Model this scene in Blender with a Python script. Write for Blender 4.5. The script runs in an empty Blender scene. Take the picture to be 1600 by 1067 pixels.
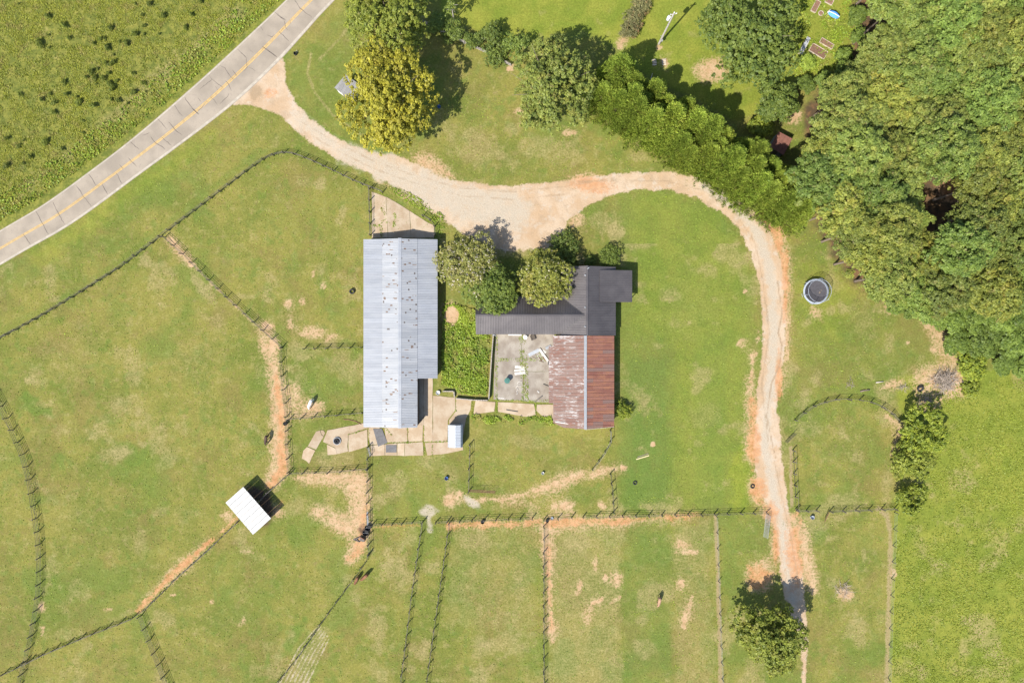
import bpy, bmesh, math, random
import numpy as np
from mathutils import Vector, Matrix, noise as mnoise

SC = bpy.context.scene
COL = SC.collection
R = math.radians

# ------------------------------------------------------------------ camera, sky, sun, exposure
CAM_H = 128.0          # drone height in metres
S = 0.12               # metres of ground per photo pixel
cam_data = bpy.data.cameras.new('drone_camera')
cam_data.sensor_width = 36.0
cam_data.lens = 24.0
cam_data.clip_start = 1.0
cam_data.clip_end = 6000.0
cam = bpy.data.objects.new('drone_camera', cam_data)
COL.objects.link(cam)
cam.location = (0, 0, CAM_H)
cam.rotation_euler = (0, 0, 0)
SC.camera = cam

SUN_EL = R(50.0)
SUN_AZ = R(41.5)       # shadows fall this far clockwise of image-up
to_sun = Vector((-math.sin(SUN_AZ) * math.cos(SUN_EL), -math.cos(SUN_AZ) * math.cos(SUN_EL), math.sin(SUN_EL)))
world = bpy.data.worlds.new('World')
SC.world = world
world.use_nodes = True
wn = world.node_tree
bg = wn.nodes.get('Background') or wn.nodes.new('ShaderNodeBackground')
wo = wn.nodes.get('World Output') or wn.nodes.new('ShaderNodeOutputWorld')
sky = wn.nodes.new('ShaderNodeTexSky')
sky.sky_type = 'NISHITA'
sky.sun_disc = False
sky.sun_elevation = SUN_EL
sky.sun_rotation = math.pi + SUN_AZ
wn.links.new(sky.outputs[0], bg.inputs['Color'])
wn.links.new(bg.outputs[0], wo.inputs['Surface'])
bg.inputs['Strength'].default_value = 0.135

sun_data = bpy.data.lights.new('sun', 'SUN')
sun_data.energy = 5.0
sun_data.angle = R(0.53)
sun_data.color = (1.0, 0.955, 0.88)
sun = bpy.data.objects.new('sun', sun_data)
COL.objects.link(sun)
sun.rotation_euler = to_sun.to_track_quat('Z', 'Y').to_euler()
sun.location = to_sun * 200

SC.view_settings.view_transform = 'Standard'
SC.view_settings.look = 'None'
SC.view_settings.exposure = 0.95
SC.view_settings.gamma = 1.0
SC.view_settings.use_curve_mapping = False
SC.cycles.max_bounces = 6
SC.cycles.diffuse_bounces = 3
SC.cycles.transparent_max_bounces = 8


# ------------------------------------------------------------------ helpers
def G(u, v, h=0.0):
    """photo pixel of a point that is h metres above the ground -> place in the world"""
    k = S * (1 - h / CAM_H)
    return Vector(((u - 800.0) * k, (533.5 - v) * k, h))


class MB:
    def __init__(s):
        s.v = []
        s.f = []

    def add(s, vs, fs):
        o = len(s.v)
        s.v += [tuple(p) for p in vs]
        s.f += [tuple(i + o for i in f) for f in fs]
        return s

    def box(s, c, size, rz=0.0, m=None):
        hx, hy, hz = size[0] / 2, size[1] / 2, size[2] / 2
        vs = []
        mm = m if m is not None else Matrix.Rotation(rz, 3, 'Z')
        for x, y, z in ((-1, -1, -1), (1, -1, -1), (1, 1, -1), (-1, 1, -1), (-1, -1, 1), (1, -1, 1), (1, 1, 1), (-1, 1, 1)):
            vs.append(mm @ Vector((x * hx, y * hy, z * hz)) + Vector(c))
        return s.add(vs, [(3, 2, 1, 0), (4, 5, 6, 7), (0, 1, 5, 4), (1, 2, 6, 5), (2, 3, 7, 6), (3, 0, 4, 7)])

    def bar(s, p0, p1, w, h):
        p0, p1 = Vector(p0), Vector(p1)
        d = p1 - p0
        L = d.length
        x = d.normalized()
        up = Vector((0, 0, 1)) if abs(x.z) < 0.95 else Vector((0, 1, 0))
        y = up.cross(x).normalized()
        z = x.cross(y)
        return s.box((p0 + p1) / 2, (L, w, h), m=Matrix((x, y, z)).transposed())

    def tube(s, pts, rad, n=6, cap=True):
        pts = [Vector(p) for p in pts]
        if not hasattr(rad, '__len__'):
            rad = [rad] * len(pts)
        o = len(s.v)
        for i, p in enumerate(pts):
            d = (pts[min(i + 1, len(pts) - 1)] - pts[max(i - 1, 0)]).normalized()
            up = Vector((0, 0, 1)) if abs(d.z) < 0.9 else Vector((1, 0, 0))
            a = d.cross(up).normalized()
            b = d.cross(a)
            for k in range(n):
                t = 2 * math.pi * k / n
                s.v.append(tuple(p + (a * math.cos(t) + b * math.sin(t)) * rad[i]))
        for i in range(len(pts) - 1):
            for k in range(n):
                k2 = (k + 1) % n
                s.f.append((o + i * n + k, o + i * n + k2, o + (i + 1) * n + k2, o + (i + 1) * n + k))
        if cap:
            s.f.append(tuple(o + k for k in range(n - 1, -1, -1)))
            e = o + (len(pts) - 1) * n
            s.f.append(tuple(e + k for k in range(n)))
        return s

    def lathe(s, prof, c=(0, 0, 0), n=20, cap=True):
        o = len(s.v)
        for r, z in prof:
            for k in range(n):
                t = 2 * math.pi * k / n
                s.v.append((c[0] + r * math.cos(t), c[1] + r * math.sin(t), c[2] + z))
        for i in range(len(prof) - 1):
            for k in range(n):
                k2 = (k + 1) % n
                s.f.append((o + i * n + k, o + i * n + k2, o + (i + 1) * n + k2, o + (i + 1) * n + k))
        if cap:
            s.f.append(tuple(o + k for k in range(n - 1, -1, -1)))
            e = o + (len(prof) - 1) * n
            s.f.append(tuple(e + k for k in range(n)))
        return s

    def ring(s, c, rr, r, n=28, m=8, sz=1.0):
        o = len(s.v)
        for i in range(n):
            t = 2 * math.pi * i / n
            for j in range(m):
                q = 2 * math.pi * j / m
                s.v.append((c[0] + (rr + r * math.cos(q)) * math.cos(t), c[1] + (rr + r * math.cos(q)) * math.sin(t), c[2] + r * sz * math.sin(q)))
        for i in range(n):
            for j in range(m):
                i2, j2 = (i + 1) % n, (j + 1) % m
                s.f.append((o + i * m + j, o + i2 * m + j, o + i2 * m + j2, o + i * m + j2))
        return s

    def prism(s, pts, z0, z1):
        n = len(pts)
        a = sum(pts[i][0] * pts[(i + 1) % n][1] - pts[(i + 1) % n][0] * pts[i][1] for i in range(n))
        if a < 0:
            pts = list(reversed(pts))
        vs = [(p[0], p[1], z0) for p in pts] + [(p[0], p[1], z1) for p in pts]
        fs = [tuple(range(n - 1, -1, -1)), tuple(range(n, 2 * n))]
        fs += [(i, (i + 1) % n, n + (i + 1) % n, n + i) for i in range(n)]
        return s.add(vs, fs)

    def mesh(s, name, mat=None, smooth=False):
        me = bpy.data.meshes.new(name)
        me.from_pydata(s.v, [], s.f)
        me.update()
        if mat:
            me.materials.append(mat)
        if smooth:
            for p in me.polygons:
                p.use_smooth = True
        return me


def quads_mesh(name, verts, nq, mat, tone=None):
    """fast mesh of nq separate quads; verts (nq*4,3) array"""
    me = bpy.data.meshes.new(name)
    me.vertices.add(nq * 4)
    me.vertices.foreach_set('co', np.ascontiguousarray(verts, dtype=np.float32).ravel())
    me.loops.add(nq * 4)
    me.loops.foreach_set('vertex_index', np.arange(nq * 4, dtype=np.int32))
    me.polygons.add(nq)
    me.polygons.foreach_set('loop_start', np.arange(0, nq * 4, 4, dtype=np.int32))
    me.update(calc_edges=True)
    if tone is not None:
        at = me.attributes.new('tone', 'FLOAT', 'POINT')
        at.data.foreach_set('value', np.repeat(np.asarray(tone, dtype=np.float32), 4))
    if mat:
        me.materials.append(mat)
    return me


def obj(name, me, parent=None, loc=(0, 0, 0), rot=(0, 0, 0), scale=(1, 1, 1)):
    o = bpy.data.objects.new(name, me)
    COL.objects.link(o)
    o.location = loc
    o.rotation_euler = rot
    o.scale = scale
    if parent is not None:
        o.parent = parent
    return o


def tag(o, label, cat, group=None, kind=None):
    if label:
        o['label'] = label
    if cat:
        o['category'] = cat
    if group:
        o['group'] = group
    if kind:
        o['kind'] = kind
    return o


def thing(name, label, cat, loc, rz=0.0, group=None):
    o = obj(name, None, None, loc, (0, 0, rz))
    o.empty_display_size = 0.3
    return tag(o, label, cat, group)


def structure(o, label=None):
    o['kind'] = 'structure'
    if label:
        o['label'] = label
    return o


# ------------------------------------------------------------------ material helpers
class NT:
    def __init__(s, name):
        s.m = bpy.data.materials.new(name)
        s.m.use_nodes = True
        s.t = s.m.node_tree
        s.t.nodes.clear()
        s.out = s.t.nodes.new('ShaderNodeOutputMaterial')

    def n(s, typ, **kw):
        x = s.t.nodes.new(typ)
        for k, v in kw.items():
            setattr(x, k, v)
        return x

    def set(s, sock, v):
        if hasattr(v, 'is_linked'):
            s.t.links.new(v, sock)
        elif isinstance(v, (tuple, list)) and len(v) == 3 and sock.type == 'RGBA':
            sock.default_value = (*v, 1)
        else:
            sock.default_value = v

    def math(s, op, a, b=0.0, c=None, clamp=False):
        x = s.n('ShaderNodeMath', operation=op, use_clamp=clamp)
        s.set(x.inputs[0], a)
        s.set(x.inputs[1], b)
        if c is not None:
            s.set(x.inputs[2], c)
        return x.outputs[0]

    def mix(s, f, a, b, blend='MIX'):
        x = s.n('ShaderNodeMix', data_type='RGBA', blend_type=blend)
        s.set(x.inputs[0], f)
        s.set(x.inputs[6], a)
        s.set(x.inputs[7], b)
        return x.outputs[2]

    def noise(s, co, scale, detail=3.0, rough=0.55, dist=0.0):
        x = s.n('ShaderNodeTexNoise')
        if co is not None:
            s.t.links.new(co, x.inputs['Vector'])
        x.inputs['Scale'].default_value = scale
        x.inputs['Detail'].default_value = detail
        x.inputs['Roughness'].default_value = rough
        x.inputs['Distortion'].default_value = dist
        return x.outputs['Fac']

    def rng(s, v, a, b, c=0.0, d=1.0, smooth=True):
        x = s.n('ShaderNodeMapRange', interpolation_type='SMOOTHSTEP' if smooth else 'LINEAR')
        s.set(x.inputs[0], v)
        for i, q in enumerate((a, b, c, d)):
            s.set(x.inputs[i + 1], q)
        return x.outputs[0]

    def scalecol(s, col, f):
        x = s.n('ShaderNodeVectorMath', operation='SCALE')
        s.set(x.inputs[0], col)
        s.set(x.inputs['Scale'], f)
        return x.outputs[0]

    def pos(s):
        return s.n('ShaderNodeNewGeometry').outputs['Position']

    def oco(s):
        return s.n('ShaderNodeTexCoord').outputs['Object']

    def rnd(s):
        return s.n('ShaderNodeObjectInfo').outputs['Random']

    def attr(s, name):
        return s.n('ShaderNodeAttribute', attribute_name=name)

    def sep(s, c):
        x = s.n('ShaderNodeSeparateColor')
        s.t.links.new(c, x.inputs[0])
        return x.outputs[0], x.outputs[1], x.outputs[2]

    def stretch(s, co, v):
        x = s.n('ShaderNodeVectorMath', operation='MULTIPLY')
        s.t.links.new(co, x.inputs[0])
        x.inputs[1].default_value = v
        return x.outputs[0]

    def bump(s, h, strength=0.3, dist=0.05):
        x = s.n('ShaderNodeBump')
        s.t.links.new(h, x.inputs['Height'])
        x.inputs['Strength'].default_value = strength
        x.inputs['Distance'].default_value = dist
        return x.outputs[0]

    def bsdf(s, col, rough=0.85, spec=0.25, metal=0.0, normal=None):
        b = s.n('ShaderNodeBsdfPrincipled')
        s.set(b.inputs['Base Color'], col)
        s.set(b.inputs['Roughness'], rough)
        s.set(b.inputs['Specular IOR Level'], spec)
        s.set(b.inputs['Metallic'], metal)
        if normal is not None:
            s.t.links.new(normal, b.inputs['Normal'])
        return b.outputs[0]

    def done(s, sh):
        s.t.links.new(sh, s.out.inputs['Surface'])
        return s.m


def plain(name, c, var=0.25, scale=4.0, rough=0.8, spec=0.25, metal=0.0, objvar=0.2, c2=None, bump=0.15, stretch=None):
    """worn surface: base colour broken up by noise and by a per-object tone"""
    t = NT(name)
    co = t.oco()
    if stretch:
        co = t.stretch(co, stretch)
    a = t.noise(co, scale, 5, 0.65)
    b = t.noise(co, scale * 6, 3, 0.6)
    f = t.math('MULTIPLY_ADD', a, 0.7, t.math('MULTIPLY', b, 0.3))
    lo = tuple(x * (1 - var) for x in c)
    hi = tuple(min(1, x * (1 + var)) for x in (c2 or c))
    col = t.mix(t.rng(f, 0.3, 0.7), lo, hi)
    col = t.scalecol(col, t.math('MULTIPLY_ADD', t.rnd(), 2 * objvar, 1 - objvar))
    return t.done(t.bsdf(col, rough, spec, metal, t.bump(b, bump, 0.02)))


def leafmat(name, dark, light, warm=None, warm_amt=0.15, trans=0.36, objvar=0.18, pale=None, pale_amt=0.0, huevar=0.0):
    t = NT(name)
    tone = t.attr('tone').outputs['Fac']
    col = t.mix(tone, dark, light)
    if warm:
        col = t.mix(t.math('MULTIPLY', t.rng(t.noise(t.oco(), 0.55, 3), 0.5, 0.68), warm_amt), col, warm)
    if pale:
        w = t.n('ShaderNodeTexWhiteNoise', noise_dimensions='3D')
        t.t.links.new(t.stretch(t.oco(), (2.2, 2.2, 2.2)), w.inputs['Vector'])
        sn = t.n('ShaderNodeVectorMath', operation='SNAP')
        t.t.links.new(t.oco(), sn.inputs[0])
        sn.inputs[1].default_value = (0.3, 0.3, 0.3)
        t.t.links.new(sn.outputs[0], w.inputs['Vector'])
        col = t.mix(t.rng(w.outputs['Value'], 1 - pale_amt - 0.01, 1 - pale_amt), col, pale)
    if huevar:
        w2 = t.n('ShaderNodeTexWhiteNoise', noise_dimensions='1D')
        t.t.links.new(t.rnd(), w2.inputs['W'])
        col = t.mix(t.math('MULTIPLY', t.rng(w2.outputs['Value'], 0.35, 0.95), huevar), col, t.mix(1.0, col, (0.74, 0.93, 0.85), 'MULTIPLY'))
        col = t.mix(t.math('MULTIPLY', t.rng(w2.outputs['Value'], 0.35, 0.02), huevar), col, t.mix(1.0, col, (1.15, 1.04, 0.85), 'MULTIPLY'))
        tw = t.rng(t.noise(t.oco(), 1.1, 4, 0.65), 0.60, 0.68)
        col = t.mix(t.math('MULTIPLY', tw, 0.55), col, (0.20, 0.135, 0.075))
    col = t.scalecol(col, t.math('MULTIPLY_ADD', t.rnd(), 2 * objvar, 1 - objvar))
    b = t.bsdf(col, 0.55, 0.3)
    tr = t.n('ShaderNodeBsdfTranslucent')
    t.set(tr.inputs[0], t.scalecol(col, 1.15))
    ms = t.n('ShaderNodeMixShader')
    ms.inputs[0].default_value = trans
    t.t.links.new(b, ms.inputs[1])
    t.t.links.new(tr.outputs[0], ms.inputs[2])
    return t.done(ms.outputs[0])

# ------------------------------------------------------------------ terrain: one sheet with soil and sward maps
step = 2.4
uf = np.arange(-72, 1675, step)
vf = np.arange(-72, 1142, step)
far = np.array([40, 110, 240, 480, 900, 1700, 3200, 6500, 13000], dtype=float)
us = np.concatenate([uf[0] - far[::-1], uf, uf[-1] + far])
vs_ = np.concatenate([vf[0] - far[::-1], vf, vf[-1] + far])
NU, NV = len(us), len(vs_)
UU, VV = np.meshgrid(us, vs_)


def vnoise(x, y, seed):
    xi = np.floor(x).astype(np.int64)
    yi = np.floor(y).astype(np.int64)
    fx, fy = x - xi, y - yi
    fx = fx * fx * (3 - 2 * fx)
    fy = fy * fy * (3 - 2 * fy)

    def h(a, b):
        n = (a * 374761393 + b * 668265263 + seed * 1442695041) & 0xFFFFFFFF
        n = ((n ^ (n >> 13)) * 1274126177) & 0xFFFFFFFF
        return ((n ^ (n >> 16)) & 0xFFFF) / 65535.0
    return (h(xi, yi) * (1 - fx) + h(xi + 1, yi) * fx) * (1 - fy) + (h(xi, yi + 1) * (1 - fx) + h(xi + 1, yi + 1) * fx) * fy


def fbm(x, y, scale, octv=4, seed=1):
    t, a, r = 0.0, 0.5, 0.0
    for i in range(octv):
        t = t + a * vnoise(x / scale * 2 ** i + 17.3 * i, y / scale * 2 ** i - 9.1 * i, seed + i)
        r += a
        a *= 0.55
    return t / r


def sstep(x, a, b):
    t = np.clip((x - a) / (b - a), 0, 1)
    return t * t * (3 - 2 * t)


NZ1 = fbm(UU, VV, 60, 5, 3)
NZ2 = fbm(UU, VV, 16, 4, 11)
NZ3 = fbm(UU, VV, 7, 3, 23)
EDGE = (NZ2 - 0.5) * 1.2 + (NZ3 - 0.5) * 0.9


def window(pts, pad):
    pu = [p[0] for p in pts]
    pv = [p[1] for p in pts]
    c0, c1 = np.searchsorted(us, min(pu) - pad), np.searchsorted(us, max(pu) + pad)
    r0, r1 = np.searchsorted(vs_, min(pv) - pad), np.searchsorted(vs_, max(pv) + pad)
    return slice(r0, r1), slice(c0, c1)


def seg_dist(U, V, a, b):
    du, dv = b[0] - a[0], b[1] - a[1]
    t = np.clip(((U - a[0]) * du + (V - a[1]) * dv) / (du * du + dv * dv + 1e-9), 0, 1)
    return np.hypot(U - a[0] - t * du, V - a[1] - t * dv)


M = {k: np.zeros((NV, NU)) for k in ('dirt', 'red', 'dry', 'lush', 'drive', 'lime', 'rough', 'gravel', 'straw', 'mud', 'stripe', 'track')}


def put(key, w, val):
    M[key][w] = np.maximum(M[key][w], val)


def p_poly(key, pts, soft=4.0, amp=6.0, s=1.0, bias=0.0):
    w = window(pts, soft * 3 + amp * 2)
    U, V = UU[w], VV[w]
    d = np.full(U.shape, 1e9)
    ins = np.zeros(U.shape, bool)
    n = len(pts)
    for i in range(n):
        a, b = pts[i], pts[(i + 1) % n]
        d = np.minimum(d, seg_dist(U, V, a, b))
        c = ((a[1] > V) != (b[1] > V)) & (U < (b[0] - a[0]) * (V - a[1]) / (b[1] - a[1] + 1e-12) + a[0])
        ins ^= c
    sd = np.where(ins, -d, d) + EDGE[w] * amp + bias
    put(key, w, s * (1 - sstep(sd, -soft, soft)))


def p_line(key, pts, width, soft=3.0, amp=5.0, s=1.0):
    wd = width if hasattr(width, '__len__') else [width] * len(pts)
    w = window(pts, max(wd) + soft * 3 + amp * 2)
    U, V = UU[w], VV[w]
    out = np.zeros(U.shape)
    for i in range(len(pts) - 1):
        d = seg_dist(U, V, pts[i], pts[i + 1]) - (wd[i] + wd[i + 1]) / 2 + EDGE[w] * amp
        out = np.maximum(out, 1 - sstep(d, -soft * 1.25, soft * 1.25))
    put(key, w, (0.74 if key == 'dirt' else 0.9 if key == 'red' else 1.0) * s * out)


def p_blob(key, u, v, ru, rv=None, rot=0, s=1.0, amp=1.1, soft=0.6):
    rv = rv or ru
    m = max(ru, rv) * 2.2
    w = window([(u, v)], m)
    U, V = UU[w] - u, VV[w] - v
    c, q = math.cos(R(rot)), math.sin(R(rot))
    d = np.hypot((U * c + V * q) / ru, (-U * q + V * c) / rv) + EDGE[w] * amp
    put(key, w, s * (1 - sstep(d, 1 - soft, 1 + soft)))


# --- driveway
DRIVE = [(372, 158), (398, 160), (428, 172), (458, 203), (490, 229), (522, 248), (556, 264), (592, 280), (622, 294), (660, 318), (700, 338), (735, 352),
         (760, 372), (800, 384), (838, 386), (868, 374), (884, 362), (888, 346), (918, 325), (950, 308), (1000, 298), (1050, 300), (1090, 312), (1130, 336),
         (1154, 362), (1171, 396), (1184, 440), (1190, 490), (1188, 560), (1180, 620), (1176, 680), (1176, 735), (1184, 770), (1203, 800), (1208, 830), (1216, 880),
         (1222, 925), (1232, 960), (1250, 1010), (1252, 1067), (1256, 1160), (1268, 1160), (1262, 1067), (1263, 1010), (1262, 950), (1256, 900), (1246, 850), (1236, 805), (1230, 760),
         (1224, 715), (1223, 680), (1216, 640), (1219, 600), (1228, 556), (1230, 500), (1229, 440), (1219, 395), (1204, 360), (1184, 332), (1160, 314),
         (1130, 294), (1090, 277), (1050, 267), (1000, 266), (950, 271), (900, 277), (850, 285), (800, 288), (760, 286), (720, 282), (682, 272), (655, 256), (622, 242),
         (582, 237), (546, 224), (512, 203), (482, 181), (457, 152), (441, 126), (436, 96)]
p_poly('drive', DRIVE, 4.0, 5.0, bias=2.2)
p_poly('drive', [(366, 162), (392, 134), (416, 110), (440, 88), (446, 108), (446, 130), (460, 154), (440, 182), (408, 168)], 4, 4)
p_poly('drive', [(640, 300), (700, 322), (780, 340), (880, 340), (884, 368), (860, 392), (790, 392), (740, 372), (690, 345)], 6, 8)
# strip of wheel tracks and pale gravel inside the drive
p_line('gravel', [(470, 190), (540, 240), (600, 262), (660, 292), (730, 320), (800, 330)], [8, 12, 18, 22, 30, 30], 10, 14, 0.8)
p_line('gravel', [(1100, 290), (1150, 325), (1180, 360), (1200, 410), (1208, 470), (1208, 560), (1198, 640), (1196, 700), (1208, 760), (1222, 820), (1232, 890), (1240, 940)], 7, 5, 7, 0.9)
p_line('track', [(880, 285), (960, 282), (1040, 283), (1100, 298), (1150, 335), (1180, 380), (1192, 440), (1202, 520), (1190, 600), (1200, 690)], 1.5, 1.5, 2, 0.7)
p_line('track', [(1215, 440), (1222, 490), (1216, 520), (1222, 540), (1218, 570), (1205, 600), (1198, 650), (1206, 690), (1212, 715)], 1.3, 1.3, 1.5, 0.9)
for off in (-6, 6):
    p_line('track', [(470, 196 + off), (520, 226 + off), (580, 256 + off), (640, 278 + off), (720, 300 + off), (800, 306 + off), (880, 298 + off), (960, 284 + off)], 1.4, 1.6, 3, 0.62)
p_line('track', [(1196, 780), (1214, 830), (1224, 880), (1236, 930)], 1.4, 1.5, 2, 0.6)
p_line('track', [(1210, 720), (1222, 780), (1236, 840), (1246, 900)], 1.4, 1.5, 2, 0.7)
p_line('dry', [(1203, 420), (1210, 480), (1205, 560), (1196, 640)], 1.6, 1.6, 4, 0.6)
p_blob('red', 922, 289, 34, 12, 5, 0.95, 0.7)
p_blob('red', 424, 147, 10, 7, 0, 0.7)
p_blob('track', 398, 146, 12, 10, 0, 0.8)
for q in ((1200, 340, 10, 8), (1216, 372, 7, 20), (1227, 420, 5, 26), (1226, 470, 5, 26), (1217, 590, 5, 34), (1178, 690, 9, 45), (1185, 765, 13, 18), (1205, 800, 10, 14), (1212, 845, 5, 34), (1178, 640, 8, 16), (1240, 870, 12, 50), (1185, 905, 16, 18)):
    p_blob('red', *q, 0, 0.9)
p_line('dirt', [(1190, 335), (1207, 362), (1222, 400), (1229, 450), (1230, 500), (1228, 560)], 4, 3, 7)
p_line('red', [(1192, 337), (1209, 364), (1224, 405), (1231, 455)], 3, 3, 6, 0.8)
p_line('dirt', [(1238, 810), (1250, 830), (1258, 860), (1270, 920)], [4, 8, 10, 6], 4, 10)
p_line('dirt', [(1186, 520), (1178, 560), (1172, 600), (1170, 660)], 3, 3, 12, 0.8)
p_line('dirt', [(590, 282), (640, 312), (700, 342), (760, 372), (830, 388)], 3, 4, 9, 0.8)
p_line('dirt', [(820, 292), (780, 290), (720, 286)], 3, 4, 8, 0.7)
p_poly('dirt', [(640, 240), (680, 250), (720, 285), (660, 270)], 8, 14, 0.7)
p_poly('dry', [(720, 355), (760, 350), (860, 360), (860, 400), (760, 400)], 8, 16, 0.7)

# --- grass character by field
p_poly('rough', [(-400, -400), (475, -30), (440, 0), (395, 48), (325, 115), (255, 172), (195, 223), (132, 270), (66, 318), (-10, 364), (-400, 600)], 5, 4)
p_line('lime', [(-40, 375), (60, 305), (130, 255), (190, 208), (250, 160), (320, 103), (390, 38), (440, -15)], [10, 10, 10, 11, 12, 14, 14, 14], 6, 8, 0.75)
p_line('dry', [(0, 330), (90, 250), (170, 190), (270, 100), (370, 20)], [8, 10, 12, 16, 12], 12, 16, 0.5)
p_poly('lime', [(690, -60), (1000, -60), (985, 40), (965, 75), (905, 45), (860, 60), (790, 75), (735, 45), (690, 30)], 6, 5, 1.0)
p_poly('lime', [(1010, -60), (1330, -60), (1330, 100), (1240, 140), (1200, 170), (1150, 190), (960, 90), (990, 40)], 6, 5, 1.0)
p_poly('lime', [(1400, 590), (1480, 580), (1700, 570), (1700, 1200), (1382, 1200), (1392, 870), (1398, 790), (1410, 720)], 5, 5, 1.0)
p_poly('rough', [(1402, 600), (1480, 590), (1700, 590), (1700, 1200), (1390, 1200), (1398, 870), (1402, 790), (1420, 720)], 5, 5, 0.15)
p_blob('lime', 1160, 745, 22, 55, 0, 1.0, 0.7, 0.5)
p_blob('lime', 1290, 470, 50, 60, 0, 0.55, 0.8, 0.6)
p_line('lime', [(60, 400), (150, 340), (240, 275), (330, 215)], 16, 16, 16, 0.55)
p_blob('lush', 470, 120, 16, 30, 10, 0.6)
for q in ((210, 715, 36, 26, 0, .8), (45, 625, 16, 9, 40, .9), (62, 642, 18, 9, 10, .9), (480, 590, 30, 25, 0, .35), (470, 560, 25, 16, 0, .5), (150, 950, 40, 14, -20, .5), (220, 965, 20, 40, 0, .6), (370, 870, 50, 20, -40, .35),
          (880, 1030, 22, 34, 0, .8), (455, 1000, 34, 10, -58, .9), (820, 1010, 25, 40, 0, .4), (1140, 880, 22, 70, 0, .6), (660, 760, 50, 30, 0, .3), (600, 760, 30, 30, 0, .3), (1110, 1000, 12, 60, 0, .5),
          (1330, 610, 60, 9, 5, .6), (1430, 615, 40, 18, 0, .5), (240, 850, 20, 40, 30, .3), (930, 325, 40, 12, -20, .5), (1000, 330, 70, 30, 0, .3), (1000, 700, 22, 90, 0, .8), (1090, 480, 90, 120, 0, .3), (1120, 430, 30, 40, 0, .4),
          (700, 760, 30, 25, 0, .4), (860, 200, 20, 20, 0, .4), (940, 205, 26, 16, 0, .6), (300, 440, 30, 10, 45, .6), (480, 330, 80, 60, 0, .25), (500, 700, 45, 12, 0, .5), (500, 665, 40, 12, 0, .4)):
    p_blob('lush', q[0], q[1], q[2], q[3], q[4], q[5])
p_line('lush', [(0, 520), (60, 487), (120, 452), (180, 415), (250, 360), (320, 305), (400, 240)], 7, 5, 5, 0.45)
p_line('lush', [(455, 155), (500, 200), (560, 235), (620, 248)], 7, 5, 4, 0.7)
p_line('dry', [(486, 85), (480, 115), (492, 145), (520, 180), (560, 208), (600, 225)], 2.2, 2, 2, 0.7)
p_line('dry', [(500, 92), (530, 62), (560, 20)], 2.5, 2.5, 3, 0.6)
p_poly('stripe', [(978, 560), (1042, 560), (1042, 800), (976, 800)], 9, 5, 0.8)
p_poly('stripe', [(977, 812), (1046, 806), (1050, 1100), (972, 1100)], 9, 6, 0.6)
p_poly('stripe', [(1085, 520), (1138, 520), (1130, 800), (1085, 800)], 6, 4, 0.75)
p_poly('lush', [(965, 480), (1042, 480), (1042, 700), (965, 700)], 12, 10, 0.5)

# --- bare and dry patches seen in the paddocks
for q in ((187, 710, 18, 12, -15, 1), (223, 693, 9, 8, 0, .9), (226, 410, 10, 11, 0, .8), (318, 450, 9, 30, -40, .9), (500, 287, 8, 12, 10, .8), (535, 337, 8, 16, 25, .7), (470, 285, 20, 12, 0, .4),
          (900, 850, 32, 24, -20, .8), (745, 845, 28, 18, 0, .6), (960, 360, 12, 16, 0, .9), (945, 350, 22, 22, 0, .5), (1340, 985, 20, 30, 0, .6), (1350, 870, 5, 16, 0, .5), (830, 690, 40, 12, 10, .4),
          (520, 805, 40, 20, 10, .6), (400, 870, 30, 10, -10, .4), (760, 890, 30, 26, 0, .4), (935, 930, 24, 50, 30, .45), (1100, 650, 30, 30, 0, .35), (1080, 860, 24, 40, 0, .4),
          (810, 930, 12, 60, 5, .5), (1080, 480, 60, 60, 0, .25), (740, 690, 30, 18, 0, .3), (100, 560, 60, 40, 0, .35), (300, 560, 60, 40, 0, .35), (120, 800, 50, 40, 0, .3), (520, 930, 40, 50, 0, .3), (750, 230, 60, 30, 20, .5), (860, 235, 60, 30, 0, .5), (700, 200, 30, 20, 0, .4),
          (800, 200, 20, 12, 0, .6), (1000, 240, 30, 14, 20, .5), (1260, 310, 16, 30, 0, .4), (1350, 500, 26, 40, 0, .35), (1390, 470, 20, 16, 0, .4), (1320, 690, 40, 50, 0, .25), (1385, 760, 10, 34, 0, .6)):
    p_blob('dry', q[0], q[1], q[2], q[3], q[4], q[5])
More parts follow.
